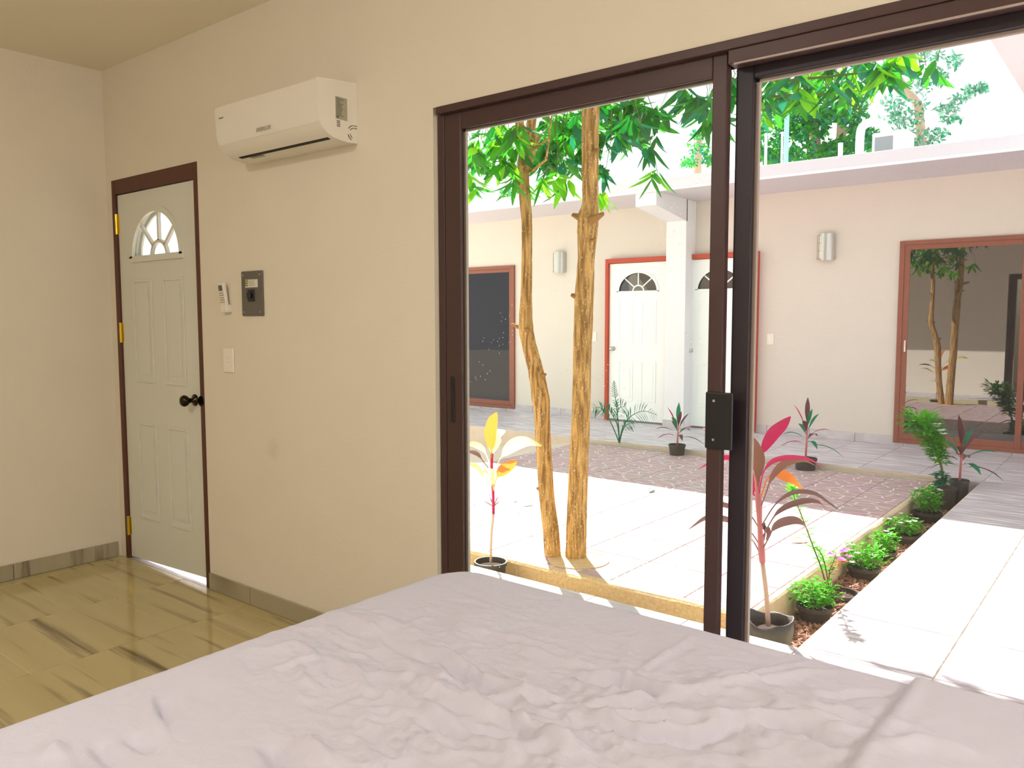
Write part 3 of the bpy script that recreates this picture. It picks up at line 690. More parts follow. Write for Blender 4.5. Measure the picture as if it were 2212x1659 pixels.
def wall_lamp(cx, z0, z1, label):
    t = thing('wall_lamp', (cx, FYW, z0), label, 'wall lamp', 'curved metal wall lamps on the opposite facade')
    r = 0.098
    build('back_plate', MB().box((cx-0.105, FYW-0.012, z0+0.01), (cx+0.105, FYW, z1-0.01)), 'steel', t)
    pr = [(r, z0), (r, z1)]
    m = MB().lathe([(r, z0), (r, z1), (r-0.004, z1), (r-0.004, z0), (r, z0)], (cx, FYW-0.012, 0), 14, 'z', R(180+78), R(360)); build('metal_shade', m, 'steel', t, smooth=True, auto=40)
    m = MB().lathe([(r-0.008, z0+0.01), (r-0.008, z1-0.01)], (cx, FYW-0.012, 0), 8, 'z', R(180), R(262)); build('frosted_glass', m, 'paper', t, smooth=True)
    g = MB()
    for k in range(4):
        zz = z0+0.02+(z1-z0-0.04)*k/3; g.lathe([(r-0.003, zz-0.002), (r-0.003, zz+0.002)], (cx, FYW-0.012, 0), 6, 'z', R(180), R(260))
    for a in (182, 206, 232): g.box((cx+math.cos(R(a))*(r-0.004)-0.002, FYW-0.012+math.sin(R(a))*(r-0.004)-0.002, z0+0.01), (cx+math.cos(R(a))*(r-0.004)+0.002, FYW-0.012+math.sin(R(a))*(r-0.004)+0.002, z1-0.01))
    build('lamp_grid', g, 'greyprint', t)
wall_lamp(-6.62, 2.005, 2.295, 'curved steel wall lamp between the left far window and red framed door')
wall_lamp(-2.97, 2.01, 2.305, 'curved steel wall lamp left of the brown framed far window')
for cx, lab in ((-6.05, 'small white switch plate beside the left red framed door'), (-3.585, 'small white switch plate on the facade right of the screen stile')):
    t = thing('switch_plate', (cx, FYW, 1.06), lab, 'switch', 'switch plates on the opposite facade')
    build('plate', MB().box((cx-0.042, FYW-0.008, 1.055), (cx+0.042, FYW, 1.185)), 'plastic', t, bevel=0.003)
    build('rocker', MB().box((cx-0.014, FYW-0.012, 1.09), (cx+0.014, FYW-0.008, 1.15)), 'plasticw', t)

# ---- roof top items
p = atY(1915, 314, 7.6)
t = thing('condenser_unit', (p.x, 7.6, 2.95), 'white air conditioner condenser standing on the far roof', 'condenser')
cx = atY(1925, 300, 7.6).x; zt = atY(1925, 283, 7.6).z
build('casing', MB().box((cx-0.20, 7.6, 2.95), (cx+0.17, 7.9, zt)), 'condenser', t, bevel=0.01)
build('grille', MB().box((cx-0.17, 7.592, 3.0), (cx+0.02, 7.6, zt-0.05)), 'grille', t)
sl_ = MB()
for k in range(7): sl_.box((cx+0.05, 7.592, 3.0+k*0.03), (cx+0.14, 7.6, 3.012+k*0.03))
build('louvre', sl_, 'grille', t)
def pipe(name, pts, r, label, cat='pipe'):
    return build(name, MB().tube(pts, r, 10), 'white', smooth=True, at=pts[0], label=label, cat=cat, auto=40)
A = atY(1857, 335, 7.4); zt = atY(1857, 268, 7.4).z
pipe('vent_pipe', smoothpts([(A.x, 7.4, 2.95), (A.x, 7.4, zt-0.12), (A.x+0.04, 7.4, zt-0.02), (A.x+0.14, 7.4, zt), (A.x+0.24, 7.4, zt-0.05), (A.x+0.30, 7.4, zt-0.14)], 5), 0.045, 'bent white vent pipe beside the roof condenser')
for q, top, r, lab in ((1816, 309, 0.025, 'short white pipe stub left of the bent vent pipe'), (1655, 288, 0.016, 'thin white roof pole nearest the window stile'), (1690, 285, 0.012, 'slim white roof pole left of the green pole')):
    A = atY(q, top, 7.3); pipe('roof_pole', [(A.x, 7.3, 2.95), (A.x, 7.3, A.z)], r, lab, 'pole')
A = atY(1700, 245, 7.5); tpole = build('roof_pole', MB().tube([(A.x, 7.5, 2.95), (A.x, 7.5, A.z)], 0.028, 10), mat('pale green pole', srgb(150, 205, 195), 0.5), at=(A.x, 7.5, 2.95), label='pale green roof pole under the hanging leaves', cat='pole')

# ================================================================== BED
BX0, BX1, BY0, BY1, BZ = -1.70, 0.36, -1.95, -0.325, 0.605
bed = thing('bed', ((BX0+BX1)/2, (BY0+BY1)/2, 0), 'double bed made with a creased pinkish white sheet', 'bed')
build('bed_base', MB().box((BX0+0.06, BY0+0.06, 0.03), (BX1-0.06, BY1-0.06, 0.30)), 'woodbase', bed, bevel=0.01)
legs = [(BX0+0.12, BY0+0.12), (BX1-0.12, BY0+0.12), (BX0+0.12, BY1-0.12), (BX1-0.12, BY1-0.12)]
for lx, ly in legs: build('leg', MB().box((lx-0.03, ly-0.03, 0.0), (lx+0.03, ly+0.03, 0.031)), 'woodbase', bed)
build('mattress', MB().box((BX0+0.03, BY0+0.03, 0.30), (BX1-0.03, BY1-0.03, BZ-0.04)), 'mattress', bed, bevel=0.04)

creases = []   # (polyline in image survey points on the sheet, height, width)
def cr(pts, h, w): creases.append(([atZ(px, py, BZ) for px, py in pts], h, w))
cr([(1525, 1357), (1430, 1420), (1330, 1485), (1290, 1520)], 0.004, 0.008)
cr([(1925, 1449), (1750, 1450), (1600, 1482), (1480, 1500), (1390, 1512), (1300, 1527), (1100, 1540)], 0.009, 0.014)
cr([(1270, 1466), (1340, 1477), (1400, 1502), (1470, 1520)], -0.014, 0.020)
cr([(1260, 1455), (1340, 1465), (1410, 1490), (1480, 1508)], 0.012, 0.016)
cr([(870, 1395), (960, 1425), (1050, 1475), (1100, 1490), (1170, 1510), (1240, 1515)], 0.012, 0.016)
cr([(880, 1408), (960, 1440), (1040, 1488), (1100, 1502)], -0.010, 0.014)
cr([(1240, 1560), (1360, 1552), (1500, 1560), (1700, 1558), (1880, 1577)], 0.010, 0.014)
cr([(1640, 1566), (1730, 1588), (1830, 1635)], -0.011, 0.010)
cr([(1490, 1611), (1610, 1633)], -0.012, 0.010)
cr([(1280, 1568), (1380, 1597), (1500, 1602), (1600, 1572)], -0.013, 0.018)
cr([(1280, 1555), (1380, 1584), (1500, 1590), (1590, 1562)], 0.012, 0.016)
cr([(1560, 1385), (1660, 1405), (1760, 1418)], 0.006, 0.010)
cr([(1790, 1420), (1700, 1440), (1600, 1462), (1480, 1490)], 0.006, 0.010)
cr([(1370, 1355), (1400, 1372), (1425, 1388)], -0.005, 0.007)
cr([(1790, 1505), (1880, 1497), (1940, 1505)], -0.010, 0.010)
cr([(1100, 1390), (1200, 1425), (1300, 1445)], 0.007, 0.014)
cr([(1000, 1360), (1090, 1375), (1180, 1395)], 0.005, 0.012)
cr([(640, 1440), (662, 1478), (700, 1492)], 0.005, 0.007)
cr([(690, 1430), (700, 1470), (730, 1480)], 0.004, 0.006)
cr([(580, 1445), (600, 1480)], 0.004, 0.006)
cr([(760, 1440), (775, 1470), (795, 1500)], 0.006, 0.008)
cr([(325, 1500), (330, 1540), (355, 1600)], 0.008, 0.012)
cr([(345, 1510), (352, 1560)], -0.007, 0.009)
cr([(275, 1588), (330, 1622)], -0.010, 0.012)
cr([(205, 1598), (225, 1630), (245, 1652)], -0.010, 0.012)
cr([(105, 1640), (130, 1610)], 0.010, 0.014)
cr([(580, 1600), (600, 1640), (610, 1680)], -0.012, 0.018)
cr([(655, 1590), (690, 1640), (720, 1670)], 0.010, 0.016)
cr([(820, 1460), (900, 1480), (980, 1530), (1080, 1560)], 0.007, 0.016)
cr([(900, 1560), (1000, 1590), (1150, 1600)], -0.008, 0.018)
cr([(1060, 1640), (1180, 1610), (1300, 1640)], 0.010, 0.018)
cr([(700, 1380), (740, 1410), (800, 1425)], 0.004, 0.007)
cr([(950, 1290), (1030, 1300), (1120, 1330)], 0.003, 0.008)
cr([(1120, 1285), (1180, 1295), (1230, 1292)], -0.004, 0.007)
cr([(1900, 1640), (2000, 1620), (2120, 1650)], 0.010, 0.016)

def vnoise(x, y, s, seed):
    """smooth value noise on arrays"""
    g = np.random.default_rng(seed).random((128, 128)); X = x*s+40.3; Y = y*s+40.7
    xi = np.floor(X).astype(int); yi = np.floor(Y).astype(int); fx = X-xi; fy = Y-yi
    fx = fx*fx*(3-2*fx); fy = fy*fy*(3-2*fy); g_ = lambda a, b: g[a % 128, b % 128]
    return (g_(xi, yi)*(1-fx)+g_(xi+1, yi)*fx)*(1-fy)+(g_(xi, yi+1)*(1-fx)+g_(xi+1, yi+1)*fx)*fy
def sheet_relief(x, y):
    z = np.zeros_like(x)
    wx = x+0.05*(vnoise(x, y, 5, 1)-0.5); wy = y+0.05*(vnoise(x, y, 5, 2)-0.5)
    for pts, h, w in creases:
        d = np.full_like(x, 9.0); tt = np.zeros_like(x); L_ = len(pts)-1
        for i in range(L_):
            ax, ay, bx, by = pts[i].x, pts[i].y, pts[i+1].x, pts[i+1].y
            dx, dy = bx-ax, by-ay; t = np.clip(((x-ax)*dx+(y-ay)*dy)/(dx*dx+dy*dy), 0, 1)
            q = np.hypot(x-ax-t*dx, y-ay-t*dy); s_ = q < d; d = np.where(s_, q, d); tt = np.where(s_, (i+t)/L_, tt)
        z += h*1.7*np.exp(-(d/w)**2)*np.clip(np.sin(np.pi*np.clip(tt, 0.04, 0.96))*1.6, 0, 1)
    # long soft drag folds, mostly along x, and finer crumple
    r1 = 1-np.abs(2*vnoise(wx*0.35+wy*0.25, wy, 9, 3)-1); r2 = 1-np.abs(2*vnoise(wx*0.5-wy*0.4, wy*1.1+wx*0.3, 17, 4)-1)
    mask = np.clip(vnoise(x, y, 2.6, 5)*1.9-0.45, 0, 1)
    z += mask*(0.019*np.clip(r1-0.62, 0, 1)/0.38+0.010*np.clip(r2-0.66, 0, 1)/0.34)
    z += 0.010*(vnoise(x, y, 3.2, 6)-0.5)+0.0025*(vnoise(x, y, 11, 7)-0.5)
    # short sharp crumples, denser in the middle of the bed
    a3 = 1-np.abs(2*vnoise(wx*0.8+wy*0.5, wy*1.5-wx*0.2, 24, 8)-1); a4 = 1-np.abs(2*vnoise(wx*1.3-wy*0.9, wy*1.2+wx*0.5, 21, 9)-1)
    mid = np.exp(-((x+0.85)/0.55)**2-((y+0.95)/0.55)**2)
    z += (0.25*mask+0.75*mid)*(0.0075*np.clip(a3-0.72, 0, 1)/0.28+0.006*np.clip(a4-0.75, 0, 1)/0.25)
    return z
def sheet_surface(u, v, off=0.0):
    """flat cloth coordinates -> draped position over the rounded mattress"""
    Rc = 0.16; r = 0.075
    cx = np.clip(u, BX0+Rc, BX1-Rc); cy = np.clip(v, BY0+Rc, BY1-Rc)
    dx, dy = u-cx, v-cy; t = np.hypot(dx, dy); n = np.where(t > 1e-9, t, 1)
    nx, ny = dx/n, dy/n; fl_ = Rc-r
    arc = r*math.pi/2; s_ = np.clip((t-fl_)/r, 0, math.pi/2)
    hh = np.where(t < fl_, t, fl_+r*np.sin(s_)); drop = np.where(t < fl_, 0, r*(1-np.cos(s_)))+np.clip(t-fl_-arc, 0, 9)
    sag = 0.022*np.clip((t-0.02)/(Rc), 0, 1)**2*0
    wave = 0.006*np.sin((u-v)*34)*np.clip((t-fl_-arc)/0.2, 0, 1)
    hh = hh+off+wave
    edge = np.minimum(np.minimum(u-BX0, BY1-v), np.minimum(BX1-u, v-BY0))
    rel = sheet_relief(u, v)*np.clip((edge-0.02)/0.20, 0.06, 1)
    crown = -0.012*((u-(-0.7))/1.0)**2*0
    return cx+nx*hh, cy+ny*hh, BZ+off+rel-drop-sag+crown
def cloth(name, u0, u1, v0, v1, step, parent, off=0.0, lip=False):
    nu, nv = int((u1-u0)/step), int((v1-v0)/step)
    U, V = np.meshgrid(np.linspace(u0, u1, nu+1), np.linspace(v0, v1, nv+1), indexing='ij')
    X, Y, Z = sheet_surface(U, V, off)
    if lip:
        e = np.clip(1-(U-u0)/0.014, 0, 1); Z = Z-e**2*off*1.0
        Z += 0.004*np.exp(-((U-u0-0.02)/0.012)**2)
    Z = np.maximum(Z, 0.10)
    m = MB(); m.v = np.stack([X, Y, Z], -1).reshape(-1, 3).tolist()
    idx = np.arange((nu+1)*(nv+1)).reshape(nu+1, nv+1)
    m.f = np.stack([idx[:-1, :-1], idx[1:, :-1], idx[1:, 1:], idx[:-1, 1:]], -1).reshape(-1, 4).tolist()
    return build(name, m, 'sheet', parent, smooth=True)
cloth('sheet', BX0-0.36, BX1+0.30, BY0-0.30, BY1+0.36, 0.0075, bed)
cloth('folded_top_sheet', -0.372, BX1+0.30, BY0-0.25, BY1+0.34, 0.009, bed, off=0.013, lip=True)

# ================================================================== WALL FITTINGS
# air conditioner
AX0, AX1 = -3.205, -2.515
ac = thing('air_conditioner', ((AX0+AX1)/2, 0, 2.05), 'white wall mounted split air conditioner above the light switch', 'air conditioner')
prof = [(-0.0005, 2.055), (-0.05, 2.052), (-0.085, 2.055), (-0.120, 2.060), (-0.142, 2.069), (-0.164, 2.084), (-0.180, 2.104), (-0.190, 2.135), (-0.194, 2.175), (-0.196, 2.225), (-0.196, 2.258), (-0.190, 2.268), (-0.10, 2.277), (-0.0005, 2.286)]
build('body', MB().prism(prof, 'x', AX0+0.012, AX1-0.012), 'plastic', ac, smooth=True, auto=25)
for xa, xb in ((AX0, AX0+0.012), (AX1-0.012, AX1)):
    g = [(y_*1.004-(0.001 if y_ < -0.01 else 0), z_+(0.001 if z_ > 2.2 else -0.001)) for y_, z_ in prof]
    build('side_cap', MB().prism(g, 'x', xa, xb), 'plastic', ac, smooth=True, auto=25, bevel=0.004)
fp_ = [(-0.1825, 2.108), (-0.1925, 2.136), (-0.1965, 2.176), (-0.1985, 2.226), (-0.1985, 2.262), (-0.195, 2.264), (-0.190, 2.22), (-0.186, 2.15)]
build('front_panel', MB().prism(fp_, 'x', AX0+0.004, AX1-0.012), 'plastic', ac, smooth=True, auto=25)
fl2 = [(-0.130, 2.0605), (-0.147, 2.070), (-0.168, 2.085), (-0.183, 2.104), (-0.179, 2.104), (-0.160, 2.084), (-0.141, 2.068)]
build('outlet_flap', MB().prism(fl2, 'x', AX0+0.02, AX1-0.012), 'plastic', ac, smooth=True, auto=25)
build('outlet_slot', MB().prism([(-0.127, 2.0585), (-0.112, 2.0558), (-0.112, 2.0590), (-0.127, 2.063)], 'x', AX0+0.06, AX1-0.03), 'dark', ac)
build('slot_sticker', MB().prism([(-0.105, 2.0547), (-0.090, 2.0532), (-0.090, 2.0545), (-0.105, 2.056)], 'x', AX0+0.11, AX0+0.20), 'label', ac)
tx = Matrix.Translation((-2.862, -0.1945, 2.128)) @ Matrix.Rotation(R(83), 4, 'X')
text('maker_badge', 'EVERLUX', 0.024, tx, 'label', ac)
tx = Matrix.Translation((-3.155, -0.2, 2.215)) @ Matrix.Rotation(R(90), 4, 'X')
text('series_badge', 'inverter', 0.010, tx, 'greyprint', ac)
sx = AX1+0.0045
lb = build('rating_label', MB().box((AX1, -0.108, 2.132), (AX1+0.0015, -0.052, 2.216)), 'label', ac)
m = MB()
for k in range(15):
    zz = 2.208-k*0.0046; l = random.uniform(0.018, 0.042); m.box((AX1+0.0015, -0.105, zz), (AX1+0.0019, -0.105+l, zz+0.0019))
m.box((AX1+0.0015, -0.104, 2.136), (AX1+0.0019, -0.094, 2.143)); build('label_print', m, 'lcd', lb)
m = MB()
for k in range(4): m.box((AX1, -0.103, 2.104+k*0.0065), (AX1+0.0012, -0.087, 2.1063+k*0.0065))
build('vent_slit', m, 'dark', ac)
m = MB()
def dash(y0_, z0_, y1_, z1_, w=0.0012):
    d = Vector((0, y1_-y0_, z1_-z0_)); nn = Vector((0, -d.z, d.y)).normalized()*w
    p0, p1 = Vector((AX1+0.0004, y0_, z0_)), Vector((AX1+0.0004, y1_, z1_)); e = Vector((0.0008, 0, 0))
    m.add([p0-nn, p1-nn, p1+nn, p0+nn, p0-nn+e, p1-nn+e, p1+nn+e, p0+nn+e], [(4, 5, 6, 7), (0, 1, 5, 4), (1, 2, 6, 5), (2, 3, 7, 6), (3, 0, 4, 7)])
for r_ in (0.030, 0.020):
    for (a, b) in ((95, 120), (120, 150), (195, 220), (220, 245)):
        cy_, cz_ = -0.020, 2.090
        dash(cy_+math.cos(R(a))*r_, cz_+math.sin(R(a))*r_, cy_+math.cos(R(b))*r_, cz_+math.sin(R(b))*r_)
dash(-0.018, 2.120, -0.004, 2.120); dash(-0.018, 2.110, -0.004, 2.110)
build('knockout_mark', m, 'dark', ac)
# remote and holder
rh = thing('remote_holder', (-3.462, 0, 1.40), 'small white plastic remote holder on the wall', 'holder')
build('cup', MB().box((-3.482, -0.030, 1.395), (-3.432, -0.0005, 1.432)), 'plastic', rh, bevel=0.003)
rc = thing('remote_control', (-3.46, -0.02, 1.42), 'white air conditioner remote tilted in its wall holder', 'remote')
RM = Matrix.Translation((-3.470, -0.020, 1.468)) @ Matrix.Rotation(R(-3), 4, 'Y') @ Matrix.Rotation(R(6), 4, 'X')
def rbox(m, a, b):
    q = MB().box(a, b); m.add([RM@Vector(p) for p in q.v], q.f); return m
build('body', rbox(MB(), (-0.024, -0.008, -0.066), (0.024, 0.008, 0.066)), 'plastic', rc, bevel=0.004)
build('display', rbox(MB(), (-0.017, -0.0095, 0.030), (0.012, -0.0078, 0.056)), 'lcd', rc)
m = MB()
for r_ in range(5):
    for c_ in range(3): rbox(m, (-0.017+c_*0.0125, -0.0095, 0.018-r_*0.011), (-0.009+c_*0.0125, -0.0078, 0.022-r_*0.011))
build('buttons', m, 'greyprint', rc)
# breaker panel
bk = thing('breaker_panel', (-3.255, 0, 1.38), 'grey steel breaker panel with black switch right of the remote', 'breaker panel')
x0, x1, z0, z1 = -3.337, -3.172, 1.378, 1.583
build('cover_plate', MB().box((x0, -0.010, z0), (x1, -0.0005, z1)), 'panelgrey', bk, bevel=0.004)
lb = build('maker_label', MB().box((x0+0.034, -0.011, z0+0.130), (x0+0.132, -0.0098, z0+0.166)), 'paper', bk)
build('logo_square', MB().box((x0+0.035, -0.0115, z0+0.136), (x0+0.056, -0.0105, z0+0.163)), 'black', lb)
build('logo_ring', MB().box((x0+0.0375, -0.0120, z0+0.139), (x0+0.0535, -0.0114, z0+0.160)), 'yellow', lb)
build('logo_core', MB().box((x0+0.0425, -0.0125, z0+0.145), (x0+0.0485, -0.0119, z0+0.154)), 'black', lb)
m = MB()
for k in range(4): m.box((x0+0.062, -0.0115, z0+0.138+k*0.0065), (x0+0.062+random.uniform(0.035, 0.06), -0.0108, z0+0.1402+k*0.0065))
build('label_print', m, 'greyprint', lb)
m = MB().box((x0+0.055, -0.016, z0+0.066), (x0+0.106, -0.0098, z0+0.120)); sw = build('breaker_switch', m, 'black', bk, bevel=0.003)
build('toggle', MB().box((x0+0.066, -0.028, z0+0.082), (x0+0.094, -0.016, z0+0.104)), 'black', sw, bevel=0.003)
for ax_, az_ in ((0.016, 0.187), (0.147, 0.187), (0.016, 0.018), (0.147, 0.018)):
    build('screw', MB().lathe([(0.0003, -0.0115), (0.0035, -0.0112), (0.0038, -0.0098)], (x0+ax_, 0, z0+az_), 10, 'y'), 'steel', bk)
# light switch
ls = thing('light_switch', (-3.467, 0, 1.11), 'white light switch plate beside the bedroom door', 'switch')
build('plate', MB().box((-3.508, -0.009, 1.110), (-3.424, -0.0005, 1.226)), 'plasticw', ls, bevel=0.003)
for k in range(3): build('rocker', MB().box((-3.486, -0.0115, 1.133+k*0.025), (-3.446, -0.009, 1.156+k*0.025)), 'plasticw', ls, bevel=0.001)
# ceiling fixture added unseen behind the viewer to brighten the room
cl = thing('added_ceiling_lamp', (-2.0, -2.75, ZC), 'round unseen ceiling lamp added behind the bed as fill light', 'lamp')
build('fill_lamp_base', MB().lathe([(0.001, 0), (0.19, 0), (0.19, -0.02), (0.18, -0.025)], (-2.0, -2.75, ZC-0.0005), 28), 'white', cl, smooth=True, auto=30)
build('diffuser', MB().lathe([(0.18, -0.026), (0.165, -0.06), (0.11, -0.085), (0.001, -0.095)], (-2.0, -2.75, ZC), 28), 'fillglow', cl, smooth=True)

bl = thing('added_bedside_lamp', (XR, -1.15, 1.75), 'small unseen wall lamp added above the head of the bed as fill light', 'lamp')  # added out of view: low side light across the sheet and left wall
build('fill_lamp_plate', MB().box((XR-0.015, -1.22, 1.66), (XR-0.0005, -1.08, 1.84)), 'steel', bl, bevel=0.003)
build('fill_lamp_shade', MB().lathe([(0.001, 1.67), (0.075, 1.68), (0.085, 1.72), (0.085, 1.80), (0.075, 1.84), (0.001, 1.85)], (XR-0.10, -1.15, 0), 20), 'bedfillglow', bl, smooth=True)

# ================================================================== TREES
def leafmesh(name, material, L=1.0, W=0.27, droop=0.25, fold=0.35, n=6):
    m = MB(); pts = []; ws = []
    for i in range(n+1):
        t = i/n; pts.append((L*t, 0, -droop*t*t*L)); ws.append(max(0.012, W*math.sin(math.pi*min(1, t**0.8*0.98+0.01))**0.8)*L)
    m.ribbon(pts, ws, (0, 1, 0), fold)
    me = bpy.data.meshes.new(name); me.from_pydata(m.v, [], m.f); me.materials.append(MT[material])
    me.polygons.foreach_set('use_smooth', [True]*len(me.polygons)); return me
LEAF = {k: [leafmesh('leaf_blade', k, 1, w, d, 0.35) for w, d in ((0.29, 0.15), (0.34, 0.35), (0.26, 0.5))] for k in ('l_dark', 'l_mid', 'l_lime', 'l_teal')}
def leaf_matrix(p, d, length, roll):
    d = Vector(d).normalized(); s_ = d.cross(Vector((0, 0, 1)))
    if s_.length < 1e-3: s_ = Vector((1, 0, 0))
    s_.normalize(); s_ = Matrix.Rotation(roll, 3, d)@s_; u_ = s_.cross(d) * -1
    u_ = d.cross(s_)
    m3 = Matrix((d, s_, u_)).transposed()*length
    m4 = m3.to_4x4(); m4.translation = p; return m4
def inpoly(x, y, poly):
    c = False; j = len(poly)-1
    for i in range(len(poly)):
        if (poly[i][1] > y) != (poly[j][1] > y) and x < (poly[j][0]-poly[i][0])*(y-poly[i][1])/(poly[j][1]-poly[i][1])+poly[i][0]: c = not c
        j = i
    return c
def scatter(tree, poly, n, y0, y1, length, cols, twigs, hub):
    xs = [p[0] for p in poly]; ys = [p[1] for p in poly]; k = 0
    while k < n:
        ax, ay = random.uniform(min(xs), max(xs)), random.uniform(min(ys), max(ys))
        if not inpoly(ax, ay, poly): continue
        P = atY(ax, ay, random.uniform(y0, y1)); nl = random.randint(4, 7); az = random.uniform(0, 6.28)
        twigs.append((P, hub))
        for j in range(min(nl, n-k)):
            a = az+j*2.4; d = Vector((math.cos(a)*0.75, math.sin(a)*0.75, random.uniform(-2.4, -0.45)))
            l = length*random.uniform(0.75, 1.2)
            inst('leaf', random.choice(LEAF[random.choice(cols)]), tree, leaf_matrix(P+Vector((random.uniform(-.02, .02), random.uniform(-.02, .02), random.uniform(-.01, .03))), d, l, random.uniform(-0.9, 0.9))); k += 1
def trunk(pts, Y, n=14, sub=5, yfun=None):
    P = []; r = []
    for i, (px, py, w) in enumerate(pts):
        c = atY(px, py, Y if yfun is None else yfun(py)); e = atY(px+w, py, Y if yfun is None else yfun(py))
        P.append(c); r.append((e-c).length/2*0.80)
    S = smoothpts(P, sub); RR = []
    for i in range(len(pts)-1):
        for k in range(sub): RR.append(lerp(r[i], r[i+1], k/sub))
    RR.append(r[-1]); return S, RR
def stub(m, p, d, r, l):
    p = Vector(p); d = Vector(d).normalized(); m.tube([p, p+d*l*0.5, p+d*l], [r, r*0.8, r*0.35], 7, wob=0.5)
YT = 1.70
# slender crooked tree
tl = thing('leafy_tree', atZ(1195, 1216, CZ), 'slender crooked tree trunk with forked top left of the thicker trunk', 'tree', 'trees in the round pit')
ptsL = [(1196, 1222, 36), (1190, 1150, 36), (1181, 1070, 34), (1175, 980, 33), (1171, 900, 35), (1168, 860, 40), (1157, 800, 34), (1143, 745, 31), (1136, 705, 32), (1137, 640, 25), (1138, 560, 23), (1138, 480, 23), (1134, 430, 25), (1130, 375, 27), (1140, 325, 40), (1143, 290, 48)]
S, RR = trunk(ptsL, YT-0.02)
m = MB().tube([S[0]-Vector((0, 0, 0.06))]+S, [RR[0]*1.1]+RR, 16, wob=0.06)
build('trunk', m, 'bark', tl, smooth=True)
forkL = S[-1]; topL = []
for (px, py) in ((1118, 240), (1152, 235)):
    e = atY(px, py, YT); q = [forkL-Vector((0, 0, 0.03)), e, e+Vector(((px-1135)*0.006, 0.05, 0.9))]
    build('branch', MB().tube(smoothpts(q, 4), [0.034, 0.032, 0.030, 0.028, 0.027, 0.025, 0.022, 0.018, 0.013], 10, wob=0.08), 'bark', tl, smooth=True); topL.append(q[-1])
for (px, py, d, r, l) in ((1136, 713, (-1, -0.4, 0.45), 0.014, 0.10), (1141, 714, (0.5, -0.85, 0.1), 0.024, 0.065), (1170, 812, (0.9, -0.4, 0.25), 0.018, 0.05), (1178, 1062, (-0.95, -0.3, 0.35), 0.020, 0.058)):
    m = MB(); stub(m, atY(px, py, YT-0.02), d, r, l); build('branch_stub', m, 'barkst', tl, smooth=True)
c = atY(1146, 768, YT-0.062); m = MB()
m.add([c+Vector((math.cos(a)*0.011-0.004*math.sin(a), 0.004*abs(math.cos(a)), math.sin(a)*0.042)) for a in [k*math.pi/8 for k in range(16)]]+[c+Vector((0, -0.006, 0))], [(i, (i+1) % 16, 16) for i in range(16)])
build('bark_scar', m, 'scar', tl, smooth=True)
for px, py in ((1185, 300), (1180, 345)):
    e = atY(px, py, YT-0.2); s0 = atY(1148, py+25, YT)
    build('twig', MB().tube([s0, e, e+Vector((0.1, -0.1, 0.12))], [0.010, 0.007, 0.003], 6), 'bark', tl, smooth=True)
tw = []
scatter(tl, [(1000, 285), (1060, 268), (1120, 255), (1128, 330), (1118, 370), (1075, 360), (1045, 385), (1000, 375)], 130, 1.25, 2.1, 0.160, ['l_dark', 'l_mid', 'l_mid', 'l_lime'], tw, topL[0])
scatter(tl, [(1000, 375), (1030, 370), (1040, 400), (1000, 405)], 20, 1.4, 1.9, 0.155, ['l_mid', 'l_lime', 'l_dark'], tw, topL[0])
scatter(tl, [(1080, 370), (1118, 375), (1115, 400), (1090, 395)], 18, 1.4, 2.0, 0.15, ['l_mid', 'l_lime'], tw, topL[0])
scatter(tl, [(1155, 262), (1200, 245), (1205, 360), (1160, 370), (1168, 320)], 100, 1.9, 2.6, 0.165, ['l_dark', 'l_mid', 'l_dark'], tw, topL[1])
m = MB()
for kk, (P, hub) in enumerate(tw):
    if kk % 2: continue
    b = P+Vector((random.uniform(-.15, .15), random.uniform(-.1, .1), random.uniform(0.25, 0.5)))
    m.tube([P, lerp(P, b, 0.5)+Vector((0.02, 0, 0.02)), b, lerp(b, hub, 0.6)+Vector((0, 0, 0.1)), hub], [0.0015, 0.002, 0.0025, 0.003, 0.004], 5, caps=False)
build('twigs', m, 'twig', tl, smooth=True)
# thick straight tree
trr = thing('leafy_tree', atZ(1244, 1222, CZ), 'thick straight tree trunk with broken collar right of the slender trunk', 'tree', 'trees in the round pit')
ptsR = [(1243, 1226, 48), (1245, 1150, 46), (1248, 1060, 45), (1251, 980, 43), (1255, 900, 43), (1257, 800, 42), (1260, 700, 44), (1262, 640, 45), (1266, 560, 38), (1269, 500, 48), (1271, 468, 50), (1275, 440, 37), (1275, 380, 38), (1275, 300, 39), (1276, 235, 40), (1277, 120, 38), (1278, -40, 34)]
S, RR = trunk(ptsR, YT+0.04)
build('trunk', MB().tube([S[0]-Vector((0, 0, 0.06))]+S, [RR[0]*1.1]+RR, 18, wob=0.05), 'bark', trr, smooth=True)
topR = S[-1]
for (px, py, d, r, l) in ((1271, 478, (-1, -0.3, 0.45), 0.030, 0.105), (1271, 480, (1, -0.3, 0.30), 0.030, 0.130), (1262, 648, (-1, -0.25, 0.4), 0.026, 0.085), (1267, 526, (1, -0.2, 0.35), 0.014, 0.075), (1275, 330, (1, -0.2, 0.1), 0.018, 0.070)):
    m = MB(); stub(m, atY(px, py, YT+0.02), d, r, l); build('branch_stub', m, 'barkst', trr, smooth=True)
tw = []
scatter(trr, [(1205, 245), (1258, 235), (1256, 400), (1235, 395), (1205, 330)], 74, 1.9, 2.7, 0.17, ['l_dark', 'l_mid', 'l_teal', 'l_mid'], tw, topR)
scatter(trr, [(1160, 375), (1215, 370), (1230, 405), (1205, 425), (1175, 405)], 26, 1.5, 2.0, 0.155, ['l_lime', 'l_mid', 'l_lime'], tw, topR)
scatter(trr, [(1292, 415), (1312, 420), (1308, 432), (1292, 430)], 7, 1.8, 1.95, 0.14, ['l_lime'], tw, topR)
